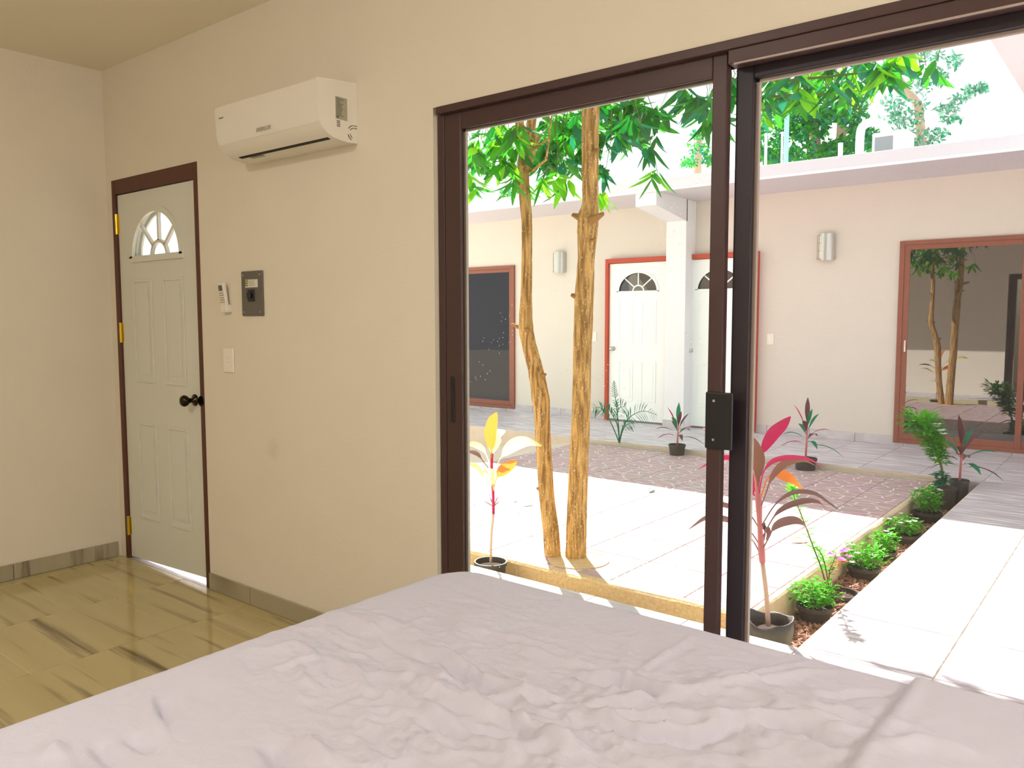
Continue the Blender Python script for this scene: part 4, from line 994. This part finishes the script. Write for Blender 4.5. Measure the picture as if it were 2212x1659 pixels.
scatter(trr, [(1292, 225), (1395, 212), (1412, 270), (1400, 325), (1345, 335), (1295, 325)], 98, 1.9, 2.8, 0.17, ['l_dark', 'l_teal', 'l_mid', 'l_dark'], tw, topR)
scatter(trr, [(1300, 355), (1320, 355), (1320, 370), (1300, 372)], 8, 1.9, 2.1, 0.15, ['l_teal', 'l_dark'], tw, topR)
scatter(trr, [(1385, 372), (1425, 368), (1425, 380), (1390, 385)], 9, 2.0, 2.3, 0.15, ['l_mid', 'l_lime'], tw, topR)
scatter(trr, [(1418, 235), (1440, 240), (1438, 300), (1410, 320)], 10, 2.2, 2.8, 0.16, ['l_teal', 'l_dark'], tw, topR)
scatter(trr, [(1452, 205), (1540, 178), (1540, 265), (1500, 275), (1460, 240)], 50, 2.1, 2.9, 0.16, ['l_dark', 'l_mid', 'l_teal'], tw, topR)
m = MB()
for kk, (P, hub) in enumerate(tw):
    if kk % 2: continue
    b = P+Vector((random.uniform(-.15, .15), random.uniform(-.1, .1), random.uniform(0.2, 0.4)))
    m.tube([P, lerp(P, b, 0.5)+Vector((0.02, 0, 0.02)), b, lerp(b, hub, 0.6)+Vector((0, 0, 0.1)), hub], [0.0015, 0.002, 0.0025, 0.003, 0.004], 5, caps=False)
build('twigs', m, 'twig', trr, smooth=True)
def crown_stuff(tree, cx, cy, cz, rx, ry, rz, n, name='upper_crown'):
    """the rest of the crown above the window head: one mass of leaves"""
    base = LEAF['l_dark'][1]; bv = np.array([v.co[:] for v in base.vertices]); bf = [tuple(p.vertices) for p in base.polygons]; m = MB()
    for _ in range(n):
        d = Vector((random.gauss(0, 1), random.gauss(0, 1), random.gauss(0, 1))).normalized()*random.random()**0.4
        P = Vector((cx+d.x*rx, cy+d.y*ry, cz+d.z*rz)); a = random.uniform(0, 6.28)
        mw = leaf_matrix(P, (math.cos(a), math.sin(a), random.uniform(-1.2, 0.2)), random.uniform(0.11, 0.17), random.uniform(-1, 1))
        A_ = np.array(mw); m.add((bv@A_[:3, :3].T+A_[:3, 3]).tolist(), bf)
    return build(name, m, 'l_mid', tree, smooth=True, kind='stuff')
for (px, py, Y, rx, rz, n_) in ((1345, 262, 2.7, 0.30, 0.20, 120), (1225, 290, 2.8, 0.16, 0.28, 80)):
    q = atY(px, py, Y); crown_stuff(trr, q.x, q.y, q.z, rx, 0.25, rz, n_, 'inner_foliage')
crown_stuff(tl, -3.0, 1.7, 4.0, 1.0, 0.9, 0.65, 700)
crown_stuff(trr, -2.2, 2.0, 4.2, 1.3, 1.1, 0.75, 900)
# third tree: boughs hanging in from above on the right
hub3 = Vector((-2.3, 3.6, 4.6))
t3 = thing('leafy_tree', (-2.3, 3.6, 2.4), 'bough of drooping green leaves hanging above the far roof at right', 'tree')
tw = []
for pts in ([(1560, 120), (1650, 172), (1760, 168), (1870, 158), (1910, 172)], [(1560, 150), (1640, 205), (1720, 205), (1800, 208), (1860, 240)]):
    P = [atY(px, py, 3.0) for px, py in pts]
    build('branch', MB().tube(smoothpts([hub3]+P, 4), [0.014-0.0005*i for i in range(len(P)*4+1)], 7), 'twig', t3, smooth=True)
scatter(t3, [(1640, 160), (1760, 142), (1900, 112), (1960, 108), (1940, 150), (1900, 185), (1830, 215), (1760, 205), (1700, 235), (1640, 255)], 245, 2.5, 3.7, 0.17, ['l_mid', 'l_lime', 'l_mid', 'l_dark', 'l_teal'], tw, Vector((0, 0, 0)))
scatter(t3, [(1548, 170), (1590, 165), (1590, 260), (1548, 270)], 36, 2.5, 3.5, 0.165, ['l_mid', 'l_dark'], tw, Vector((0, 0, 0)))
scatter(t3, [(1960, 120), (2010, 105), (2040, 120), (2030, 150), (1990, 165)], 10, 2.6, 3.2, 0.16, ['l_teal', 'l_mid'], tw, Vector((0, 0, 0)))
m = MB()
for P, hub in tw: m.tube([P, P+Vector((random.uniform(-.08, .08), 0, 0.12)), P+Vector((random.uniform(-.2, .2), random.uniform(-.1, .1), 0.32))], [0.002, 0.003, 0.004], 5, caps=False)
build('twigs', m, 'twig', t3, smooth=True)
crown_stuff(t3, -3.1, 3.55, 3.80, 0.95, 0.5, 0.40, 800)
# far trees beyond the roof: fine foliage, each a mass of small leaves
def far_tree(Y, trunks, blobs, n, size, mats, label):
    t = thing('background_tree', (atY(*trunks[0][0], Y).x, Y, 0), label, 'tree', 'trees beyond the far roof')
    for tr in trunks:
        P = [atY(px, py, Y) for px, py in tr]; P[0] = Vector((P[0].x, Y, 0.0))
        build('trunk', MB().tube(smoothpts(P, 3), [0.09-0.06*i/(len(P)*3-3) for i in range((len(P)-1)*3+1)], 8), 'stemtan', t, smooth=True)
    for mi, mt in enumerate(mats):
        m = MB()
        for _ in range(n//len(mats)):
            px, py, rx, ry = random.choice(blobs)
            a = random.uniform(0, 6.28); q = random.random()**0.5
            P = atY(px+math.cos(a)*rx*q, py+math.sin(a)*ry*q, Y+random.uniform(-0.5, 0.5)); l = size*random.uniform(0.6, 1.3)
            d = Vector((random.gauss(0, 1), random.gauss(0, 1), random.gauss(-0.3, 1))).normalized()
            m.ribbon([P, P+d*l*0.5, P+d*l], [l*0.15, l*0.6, l*0.08], d.orthogonal(), 0.3)
        build('foliage', m, mt, t, smooth=True, kind='stuff')
far_tree(9.5, [[(1790, 420), (1815, 330), (1818, 250), (1830, 190)], [(1815, 340), (1760, 285), (1720, 230), (1700, 200)]],
         [(1660, 300, 40, 50), (1740, 275, 50, 30), (1780, 245, 45, 22), (1845, 240, 30, 50), (1760, 330, 60, 20), (1680, 335, 45, 20), (1820, 320, 40, 25), (1720, 250, 40, 30), (1800, 200, 70, 40), (1870, 300, 40, 25)], 5200, 0.075, ['l_mid', 'l_teal', 'l_dark'],
         'fine leaved green tree behind the roof poles')
far_tree(11.0, [[(1985, 420), (1990, 300), (1960, 200), (1930, 150)]],
         [(1990, 185, 28, 18), (2030, 165, 20, 16), (2060, 130, 16, 14), (1975, 225, 34, 18), (1960, 255, 38, 18), (2045, 232, 26, 9), (2072, 214, 20, 8), (2100, 194, 18, 6), (2120, 188, 12, 8), (2055, 255, 26, 8), (1920, 265, 40, 16), (1975, 290, 30, 14), (2020, 290, 30, 14), (1950, 305, 30, 12), (2000, 310, 26, 8), (1970, 120, 34, 14), (2010, 120, 26, 12), (1930, 230, 25, 25)], 1500, 0.07, ['l_grey', 'l_teal', 'l_grey'],
         'sparse grey green tree behind the roof condenser')
far_tree(10.0, [[(1500, 440), (1508, 340), (1512, 300)]], [(1510, 320, 22, 14), (1530, 345, 14, 10), (1508, 290, 14, 8), (1490, 350, 20, 8)], 420, 0.065, ['l_teal', 'l_mid'], 'small clump of foliage behind the roof left of the stiles')
far_tree(10.4, [[(1098, 500), (1098, 440), (1100, 415)]], [(1098, 418, 18, 9), (1172, 400, 10, 18), (1200, 380, 14, 8)], 380, 0.065, ['l_teal', 'l_mid'], 'little green tuft above the far roof between the trunks')

# ================================================================== POTTED PLANTS
def pot_parts(t, c, r0, r1, z0, z1, material='pot', soilz=None, wob=0.0):
    m = MB().lathe([(0.0005, z0), (r0, z0), (r1*0.98, z1-0.022), (r1*1.05, z1-0.020), (r1*1.05, z1), (r1*0.97, z1), (r1*0.93, z1-0.03), (r1*0.9, z1-0.05)], (c[0], c[1], 0), 24)
    p = build('pot', m, material, t, smooth=True, auto=35)
    zs = soilz if soilz is not None else z1-0.028
    build('soil', MB().lathe([(0.0005, zs+0.004), (r1*0.6, zs+0.003), (r1*0.95, zs)], (c[0], c[1], 0), 18), 'soil', t, smooth=True)
    return p
def bush(c, rr, hh, r1, zsoil, n, size, label, flowers=None, loose=0.0, stems=6):
    z1 = c[2]+0.004
    t = thing('potted_bush', (c[0], c[1], zsoil), label, 'potted plant', 'flower pots in the long planter')
    pot_parts(t, c, r1*0.78, r1, zsoil, z1)
    m = MB()
    for k in range(stems):
        a = k*2.4; m.tube([(c[0]+math.cos(a)*r1*0.3, c[1]+math.sin(a)*r1*0.3, z1-0.03), (c[0]+math.cos(a)*rr*0.5, c[1]+math.sin(a)*rr*0.5, z1+hh*0.7)], [0.003, 0.002], 5)
    build('stems', m, 'twig', t, smooth=True)
    m = MB()
    for _ in range(n):
        d = Vector((random.gauss(0, 1), random.gauss(0, 1), random.gauss(0, 1))).normalized(); q = random.random()**0.35*(1+loose*random.random())
        P = Vector((c[0]+d.x*rr*q, c[1]+d.y*rr*q, z1+hh*0.48+d.z*hh*0.52*q))
        a = random.uniform(0, 6.28); l = size*random.uniform(0.7, 1.3); dd = Vector((math.cos(a), math.sin(a), random.uniform(-0.2, 0.9))).normalized()
        m.ribbon([P, P+dd*l*0.5, P+dd*l+Vector((0, 0, -0.15*l))], [l*0.12, l*0.5, l*0.06], dd.cross(Vector((0, 0, 1))), 0.25)
    build('foliage', m, 'l_bush', t, smooth=True, kind='stuff')
    if flowers: flower_heads(t, [(Vector((c[0]+random.uniform(-rr, rr)*0.8, c[1]+random.uniform(-rr, rr)*0.8, z1+hh*random.uniform(0.55, 1.05)))) for _ in range(flowers)], 0.018, 'fl_white')
    return t
def flower_heads(t, pts, s, material):
    for P in pts:
        m = MB()
        for k in range(5):
            a = k*1.2566; d = Vector((math.cos(a), math.sin(a), 0.25)); m.ribbon([P, P+d*s*0.6, P+d*s], [s*0.25, s*0.75, s*0.3], d.cross(Vector((0, 0, 1))), 0.1)
        build('flower', m, material, t, smooth=True)
PXM = -1.335
def potpos(px, py): q = atX(px, py, PXM); return (PXM, q.y, q.z)
S0 = SOIL+0.003
bush(potpos(1760, 1308), 0.105, 0.125, 0.088, S0, 330, 0.036, 'dark pot with dense green bush, nearest after the grey growing bag', loose=0.25)
bush(potpos(1866, 1224), 0.115, 0.125, 0.092, S0, 330, 0.036, 'dark pot of green bush right behind the pink flowers', flowers=6, loose=0.25)
bush(potpos(1910, 1190), 0.085, 0.13, 0.075, S0, 240, 0.036, 'smaller dark pot of upright green bush, middle of the planter row', flowers=3, loose=0.2)
bush(potpos(1952, 1152), 0.11, 0.11, 0.105, S0, 230, 0.04, 'wide dark pot of sparse green plant with white blossoms', flowers=9, loose=0.3)
bush(potpos(2003, 1106), 0.115, 0.19, 0.10, S0, 420, 0.038, 'dark pot of round green bush next to the tallest potted plant', flowers=12)
# pot with wiry flowering plant
c = potpos(1815, 1280)
t = thing('potted_flower', (c[0], c[1], S0), 'dark pot of wiry leggy plant carrying pink blossoms', 'potted plant', 'flower pots in the long planter')
pot_parts(t, c, 0.078, 0.094, S0, c[2]+0.004)
def leggy(t, pts, X, nleaf, size, leafmat, r=0.004):
    P = smoothpts([atX(px, py, X) for px, py in pts], 6); build('stem', MB().tube(P, [r*(1-0.6*i/len(P)) for i in range(len(P))], 6), 'twig', t, smooth=True)
    m = MB()
    for k in range(nleaf):
        q = P[int(len(P)*(0.25+0.75*(k+0.5)/nleaf)) if int(len(P)*(0.25+0.75*(k+0.5)/nleaf)) < len(P) else -1]; a = k*2.4
        d = Vector((math.cos(a), math.sin(a), 0.2)).normalized(); l = size*random.uniform(0.7, 1.2)
        m.ribbon([q, q+d*l*0.5, q+d*l], [l*0.1, l*0.45, l*0.05], d.cross(Vector((0, 0, 1))), 0.2)
    build('foliage', m, leafmat, t, smooth=True, kind='stuff'); return P
base = atX(1790, 1270, PXM)
leggy(t, [(1790, 1275), (1792, 1235), (1800, 1215), (1806, 1195)], PXM, 16, 0.045, 'l_bush')
P1 = leggy(t, [(1790, 1262), (1783, 1225), (1776, 1200), (1765, 1185)], PXM-0.02, 40, 0.042, 'l_bush')
leggy(t, [(1792, 1240), (1805, 1222), (1825, 1212)], PXM+0.01, 16, 0.045, 'l_orange')
flower_heads(t, [atX(px, py, PXM+0.01) for px, py in ((1822, 1192), (1828, 1188), (1815, 1207), (1820, 1211), (1797, 1198), (1833, 1203))], 0.026, 'fl_pink')
flower_heads(t, [atX(px, py, PXM) for px, py in ((1808, 1200), (1780, 1165), (1762, 1170), (1840, 1215))], 0.02, 'fl_white')
t = thing('leggy_plant', atX(1790, 1262, PXM-0.05), 'tall thin green stem with tufted top beside the big cordyline', 'plant')
c2_ = potpos(1790, 1262)
P = leggy(t, [(1785, 1300), (1785, 1270), (1775, 1230), (1760, 1190), (1745, 1150), (1730, 1110), (1716, 1075), (1710, 1052)], PXM-0.05, 64, 0.045, 'l_bush', 0.005)
m = MB()
for k in range(26):
    q = P[-1-k//4]+Vector((0, 0, 0.005)); a = k*2.4; d = Vector((math.cos(a), math.sin(a), 0.35)).normalized(); l = 0.045
    m.ribbon([q, q+d*l*0.5, q+d*l], [l*0.15, l*0.55, l*0.08], d.cross(Vector((0, 0, 1))), 0.2)
build('tuft', m, 'l_lime', t, smooth=True, kind='stuff')

# ---- cordylines
def cordy_leaf(t, pts, w, material, Y, dy=0.0, petiole=0.3, fold=0.3, flat=False):
    """one arching strap leaf through surveyed points; dy = how far the tip leans towards (+) or from the house"""
    P = [atY(px, py, Y+dy*i/(len(pts)-1)) for i, (px, py) in enumerate(pts)]
    S = smoothpts(P, 5); n = len(S)-1; d1 = atY(pts[0][0]+1, pts[0][1], Y)-atY(pts[0][0], pts[0][1], Y); ppm = d1.length
    ws = []
    for i in range(n+1):
        q = i/n
        ws.append(0.006 if q < petiole else max(0.003, w*ppm*0.95*math.sin(math.pi*min(1, 0.06+0.94*((q-petiole)/(1-petiole))**0.85))**0.75))
    tv = (S[-1]-S[0]).normalized(); vd = (S[n//2]-CAM).normalized()
    side = tv.cross(vd) if flat else Vector((0.62, -0.78, 0.0)).cross(tv)*0.5+tv.cross(vd)*0.8
    build('leaf', MB().ribbon(S, ws, side, fold), material, t, smooth=True)
def z3(x, y): return (x/4.88+1620, y/4.88+880)
def z1_(x, y): return (x/6.144+980, y/6.144+840)
YC = atX(1665, 1380, PXM-0.02).y
YC = 1.30
cb = atY(1660, 1345, YC)
big = thing('potted_cordyline', (cb.x, YC, S0), 'large pink and brown cordyline in a grey growing bag by the stile', 'potted plant')
m = MB(); n = 26; rows = []
prof_ = [(0.088, S0), (0.102, S0+0.05), (0.100, S0+0.12), (0.104, S0+0.18), (0.106, 0.028), (0.099, 0.026), (0.095, -0.01), (0.09, -0.04)]
vs = []
for r_, z_ in prof_:
    for k in range(n):
        a = 2*math.pi*k/n; q = 1+0.05*math.sin(3*a+z_*30)+0.03*math.sin(7*a+z_*55)
        vs.append((cb.x+math.cos(a)*r_*q, YC+math.sin(a)*r_*q, z_+(0.012*math.sin(2*a+1)+0.006*math.sin(5*a) if z_ > 0.0 else 0)))
m.add(vs, [(i*n+k, i*n+(k+1) % n, (i+1)*n+(k+1) % n, (i+1)*n+k) for i in range(len(prof_)-1) for k in range(n)]+[tuple(range(n-1, -1, -1))])
build('growing_bag', m, 'bag', big, smooth=True)
build('soil', MB().lathe([(0.0005, -0.02), (0.095, -0.03)], (cb.x, YC, 0), 18), 'soil', big, smooth=True)
stem = [atY(px, py, YC) for px, py in ((1660, 1352), (1655, 1280), (1647, 1215), (1642, 1146), (1639, 1085), (1636, 1044), (1636, 1010))]
build('stem', MB().tube(smoothpts(stem[:3], 4), [0.011]*4+[0.010]*5, 9), 'stemtan', big, smooth=True)
build('crown_stem', MB().tube(smoothpts(stem[2:], 4), [0.013+0.002*math.sin(i) for i in range(17)], 9), 'stempink', big, smooth=True)
cordy_leaf(big, [(1638, 1060), z3(110, 620), z3(145, 450), z3(240, 290), z3(340, 190), z3(430, 95)], 27, 'l_pink', YC, -0.10, 0.38, 0.15, True)
cordy_leaf(big, [(1638, 1064), z3(85, 750), z3(95, 560), z3(60, 420), z3(20, 300)], 26, 'l_tan', YC, -0.08, 0.25, 0.2, True)
cordy_leaf(big, [(1637, 1060), z3(60, 700), z3(20, 500), z3(-60, 420), z3(-140, 330)], 22, 'l_pink', YC, 0.10, 0.3, 0.2, True)
cordy_leaf(big, [(1638, 1080), z3(130, 720), z3(200, 600), z3(300, 548), z3(450, 530), z3(620, 550), z3(790, 640)], 12, 'l_pink', YC, -0.18, 0.25)
cordy_leaf(big, [(1640, 1105), z3(170, 900), z3(220, 760), z3(310, 640), z3(420, 575), z3(560, 560), z3(700, 620)], 17, 'l_tan', YC, -0.10, 0.30)
cordy_leaf(big, [(1639, 1090), z3(180, 760), z3(270, 700), z3(360, 715), z3(460, 770), z3(560, 870)], 24, 'l_orange', YC, 0.14, 0.35, 0.15, True)
cordy_leaf(big, [(1644, 1138), z3(180, 1150), z3(270, 1020), z3(390, 925), z3(520, 890), z3(680, 910), z3(820, 1000), z3(950, 1090)], 10, 'l_brown', YC, -0.14, 0.30)
cordy_leaf(big, [(1645, 1165), z3(200, 1240), z3(280, 1120), z3(400, 1040), z3(580, 988), z3(720, 1000), z3(810, 1085)], 13, 'l_brown', YC, -0.10, 0.30)
cordy_leaf(big, [(1646, 1188), z3(200, 1370), z3(250, 1270), z3(340, 1215), z3(470, 1195), z3(570, 1245), z3(632, 1385)], 19, 'l_brown', YC, -0.16, 0.28)
cordy_leaf(big, [(1646, 1180), z3(160, 1330), z3(140, 1260), z3(170, 1250), z3(200, 1330), z3(170, 1400)], 14, 'l_brown', YC, 0.05, 0.3)
cordy_leaf(big, [(1644, 1150), (1625, 1118), (1600, 1096), (1570, 1092), (1540, 1085), (1522, 1098)], 12, 'l_brown', YC, 0.10, 0.35)
cordy_leaf(big, [(1645, 1185), (1622, 1150), (1590, 1130), (1560, 1120), (1525, 1118), (1488, 1143)], 14, 'l_brown', YC, 0.06, 0.35)
cordy_leaf(big, [(1638, 1080), (1615, 1020), (1580, 990), (1545, 992), (1508, 1014)], 12, 'l_pink', YC, 0.15, 0.30)
cordy_leaf(big, [(1637, 1060), (1610, 990), (1575, 945), (1540, 935), (1518, 925)], 13, 'l_pink', YC, 0.2, 0.3)
cordy_leaf(big, [(1639, 1075), z3(30, 900), z3(10, 720), z3(0, 600)], 14, 'l_pink', YC, 0.1, 0.3)
cordy_leaf(big, [(1648, 1210), (1628, 1170), (1606, 1150)], 5, 'l_brown', YC, 0.1, 0.9)

lc = atY(1060, 1212, 1.29)
lp = thing('potted_cordyline', (lc.x, 1.29, S0), 'sunlit orange and pale cordyline in the pot left of the trunks', 'potted plant')
pot_parts(lp, (lc.x, 1.29), 0.075, 0.090, S0, -0.02)
stem = [atY(px, py, 1.29) for px, py in ((1060, 1216), (1061, 1160), (1066, 1110), (1065, 1060), (1062, 1011), (1063, 980))]
build('stem', MB().tube(smoothpts(stem[:3], 4), [0.007]*9, 8), 'stemtan', lp, smooth=True)
build('crown_stem', MB().tube(smoothpts(stem[2:], 4), [0.008]*13, 8), 'l_pink', lp, smooth=True)
cordy_leaf(lp, [(1063, 1000), z1_(500, 780), z1_(485, 600), z1_(520, 420), z1_(570, 310)], 21, 'l_orange', 1.29, -0.08, 0.22, 0.2, True)
cordy_leaf(lp, [(1063, 1000), z1_(520, 800), z1_(540, 680), z1_(580, 600), z1_(690, 560)], 24, 'l_pale', 1.29, 0.10, 0.2, 0.2, True)
cordy_leaf(lp, [(1063, 1020), z1_(430, 870), z1_(350, 770), z1_(240, 728), z1_(140, 745)], 11, 'l_pale', 1.29, -0.06, 0.3)
cordy_leaf(lp, [(1063, 1022), z1_(390, 960), z1_(320, 870), z1_(230, 830), z1_(140, 832)], 8, 'l_brown', 1.29, 0.08, 0.35)
cordy_leaf(lp, [(1065, 1030), z1_(580, 1000), z1_(650, 880), z1_(780, 760), z1_(960, 705), z1_(1170, 760)], 22, 'l_pale', 1.29, -0.10, 0.40)
cordy_leaf(lp, [(1066, 1055), z1_(575, 1180), z1_(640, 1100), z1_(740, 1020), z1_(840, 945)], 20, 'l_orange', 1.29, -0.08, 0.3)
cordy_leaf(lp, [(1066, 1065), z1_(460, 1240), z1_(380, 1130), z1_(270, 1010), z1_(140, 985)], 9, 'l_pale', 1.29, 0.05, 0.4)
cordy_leaf(lp, [(1066, 1062), z1_(520, 1260), z1_(500, 1160), z1_(440, 1110), z1_(370, 1110)], 20, 'l_pale', 1.29, -0.12, 0.25)
for a in ((390, 1480), (620, 1480), (470, 1400), (600, 1400)): cordy_leaf(lp, [(1066, 1110), z1_(530, 1570), z1_(*a)], 4, 'l_brown', 1.29, 0.05, 0.9)

def small_cordy(c, zg, n, L, w, mats, label, potr=0.0, poth=0.0, stemh=0.15, group=None, name='potted_cordyline', cat='potted plant'):
    t = thing(name, (c[0], c[1], zg), label, cat, group)
    if potr: pot_parts(t, c, potr*0.85, potr, zg, zg+poth)
    zb = zg+poth
    build('stem', MB().tube([(c[0], c[1], zb-0.03), (c[0]+0.01, c[1], zb+stemh)], [0.010, 0.008], 8), 'stempink', t, smooth=True)
    for k in range(n):
        a = k*2.4+0.6; h0 = zb+stemh*(0.35+0.65*k/n); el = 0.35+1.15*k/n; l = L*random.uniform(0.75, 1.15)
        d = Vector((math.cos(a)*math.cos(el), math.sin(a)*math.cos(el), math.sin(el))); q = Vector((c[0]+0.005, c[1], h0))
        pts = [q+d*l*s_+Vector((0, 0, -0.55*l*s_*s_*math.cos(el)*1.2)) for s_ in (0, 0.15, 0.3, 0.45, 0.6, 0.75, 0.9, 1.0)]
        ws = [0.004, 0.005, w*0.55, w*0.95, w, w*0.85, w*0.4, 0.003]
        build('leaf', MB().ribbon(pts, ws, d.cross(Vector((0, 0, 1))), 0.3), mats[k % len(mats)], t, smooth=True)
    return t
q = atZ(1485, 972, -0.03); small_cordy((q.x, 5.40), CZ, 12, 0.30, 0.045, ['l_dkred', 'l_pink', 'l_dkred', 'l_teal'], 'small red cordyline in black pot left of the window stiles', 0.085, 0.11, 0.18)
q = atZ(1742, 992, -0.03); small_cordy((atY(1740, 990, 5.40).x, 5.40), CZ, 12, 0.33, 0.045, ['l_teal', 'l_pink', 'l_teal', 'l_dkred'], 'small dark cordyline in black pot behind the big pink one', 0.10, 0.11, 0.30)
# tallest pot at the end of the row: leaning flowering shrub, with a croton in its own pot behind
c = potpos(2037, 1052)
t = thing('potted_shrub', (c[0], c[1], S0), 'big dark pot of leaning glossy green shrub with white flowers', 'potted plant', 'flower pots in the long planter')
pot_parts(t, c, 0.085, 0.103, S0, c[2])
Ys = c[1]
spine = [atY(px, py, Ys) for px, py in ((2038, 1052), (2034, 1010), (2022, 975), (2010, 945), (1996, 922), (1984, 908))]
build('stems', MB().tube(smoothpts(spine, 4), [0.012-0.0004*i for i in range(21)], 7), 'twig', t, smooth=True)
m = MB()
SP = smoothpts(spine, 8)
for k in range(950):
    i = int(len(SP)*(0.30+0.70*random.random())); q = SP[min(i, len(SP)-1)]; f_ = i/len(SP); rad = 0.05+0.10*max(0, f_-0.35)*1.5
    a = random.uniform(0, 6.28); d = Vector((math.cos(a), math.sin(a), random.uniform(-0.5, 0.9))).normalized(); P = q+d*rad*random.random()**0.5; l = 0.055*random.uniform(0.7, 1.3)
    m.ribbon([P, P+d*l*0.5, P+d*l], [l*0.12, l*0.42, l*0.05], d.cross(Vector((0, 0, 1))), 0.3)
build('foliage', m, 'l_bush', t, smooth=True, kind='stuff')
flower_heads(t, [atY(px, py, Ys-0.08) for px, py in ((2018, 917), (2024, 922), (2030, 932), (2038, 938), (2035, 930), (2026, 917), (1974, 910))], 0.036, 'fl_white')
m = MB()
for k in range(60):
    P = atY(2032+random.uniform(-14, 14), 1030+random.uniform(-16, 16), Ys-0.08); a = random.uniform(0, 6.28); d = Vector((math.cos(a), math.sin(a)*0.6, random.uniform(-0.6, 0.4))).normalized(); l = 0.06
    m.ribbon([P, P+d*l*0.5, P+d*l], [l*0.15, l*0.5, l*0.05], d.cross(Vector((0, 0, 1))), 0.3)
build('low_foliage', m, 'l_teal', t, smooth=True, kind='stuff')
cc = (PXM+0.09, min(Ys+0.27, 5.31))
small_cordy(cc, S0, 13, 0.34, 0.055, ['l_dkred', 'l_teal', 'l_teal', 'l_brown'], 'croton with red heart in a black pot behind the leaning shrub', 0.072, 0.24, 0.26, 'flower pots in the long planter', 'potted_croton')
flower_heads(bpy.data.objects['potted_croton'], [Vector((cc[0], cc[1]-0.03, 0.24)), Vector((cc[0]+0.02, cc[1]-0.03, 0.33)), Vector((cc[0]-0.02, cc[1]-0.03, 0.29))], 0.04, 'fl_red')
# palm seedling
pb = atY(1338, 957, 5.40)
pl = thing('palm_seedling', (pb.x, 5.40, CZ), 'young green palm growing at the porch edge before the white door', 'palm')
def frond(pts, nl, ll, Y):
    P = smoothpts([atY(px, py, Y) for px, py in pts], 6); P[0].z = max(P[0].z, CZ)
    rc_ = build('rachis', MB().tube(P, [0.007*(1-0.7*i/len(P)) for i in range(len(P))], 6), 'l_teal', pl, smooth=True)
    m = MB()
    for k in range(nl):
        i = 0.42+0.58*k/nl; q = P[min(int(len(P)*i), len(P)-1)]; tdir = (P[min(int(len(P)*i)+1, len(P)-1)]-P[max(int(len(P)*i)-1, 0)]).normalized()
        l = ll*math.sin(math.pi*(0.25+0.7*k/nl))
        for s_ in (-1, 1):
            sd = tdir.cross(Vector((0.5, 0.8, 0.2))).normalized()*s_; d = (sd*0.9+tdir*0.55+Vector((0, 0, -0.15))).normalized()
            m.ribbon([q, q+d*l*0.5+Vector((0, 0, -0.02*l)), q+d*l+Vector((0, 0, -0.2*l))], [0.005, 0.014, 0.002], d.cross(Vector((0, 0, 1))), 0.2)
    build('leaflets', m, 'l_teal', rc_, smooth=True)
frond([(1338, 957), (1336, 920), (1332, 880), (1328, 850), (1326, 822)], 13, 0.16, 5.40)
frond([(1338, 957), (1325, 925), (1310, 895), (1295, 880), (1281, 882)], 9, 0.15, 5.30)
frond([(1338, 957), (1345, 925), (1362, 900), (1390, 888), (1420, 897)], 12, 0.15, 5.45)
frond([(1338, 957), (1334, 920), (1322, 895), (1312, 880), (1300, 878)], 9, 0.14, 5.50)
frond([(1338, 957), (1336, 925), (1330, 905), (1338, 882), (1352, 878)], 10, 0.17, 5.35)
frond([(1338, 957), (1345, 930), (1355, 917), (1370, 915)], 8, 0.10, 5.35)
# fallen leaves on the paving
for px, py, l, mt, lab in ((1124, 1090, 0.12, 'l_teal', 'fallen green leaf on the paving left of the trunks'), (1105, 1082, 0.08, 'l_grey', 'small curled fallen leaf beside the left cordyline'), (1402, 1062, 0.16, 'l_grey', 'fallen leaf lying on the bright paving right of the trunks'), (1703, 1168, 0.14, 'l_yellow', 'yellow fallen leaf behind the big cordyline')):
    P = atZ(px, py, CZ+0.012); a = random.uniform(0, 3); d = Vector((math.cos(a), math.sin(a), 0))
    build('fallen_leaf', MB().ribbon([P, P+d*l*0.33+Vector((0, 0, 0.012)), P+d*l*0.66+Vector((0, 0, 0.012)), P+d*l], [0.004, l*0.28, l*0.25, 0.003], d.cross(Vector((0, 0, 1))), 0.15), mt, smooth=True, at=P, label=lab, cat='leaf')
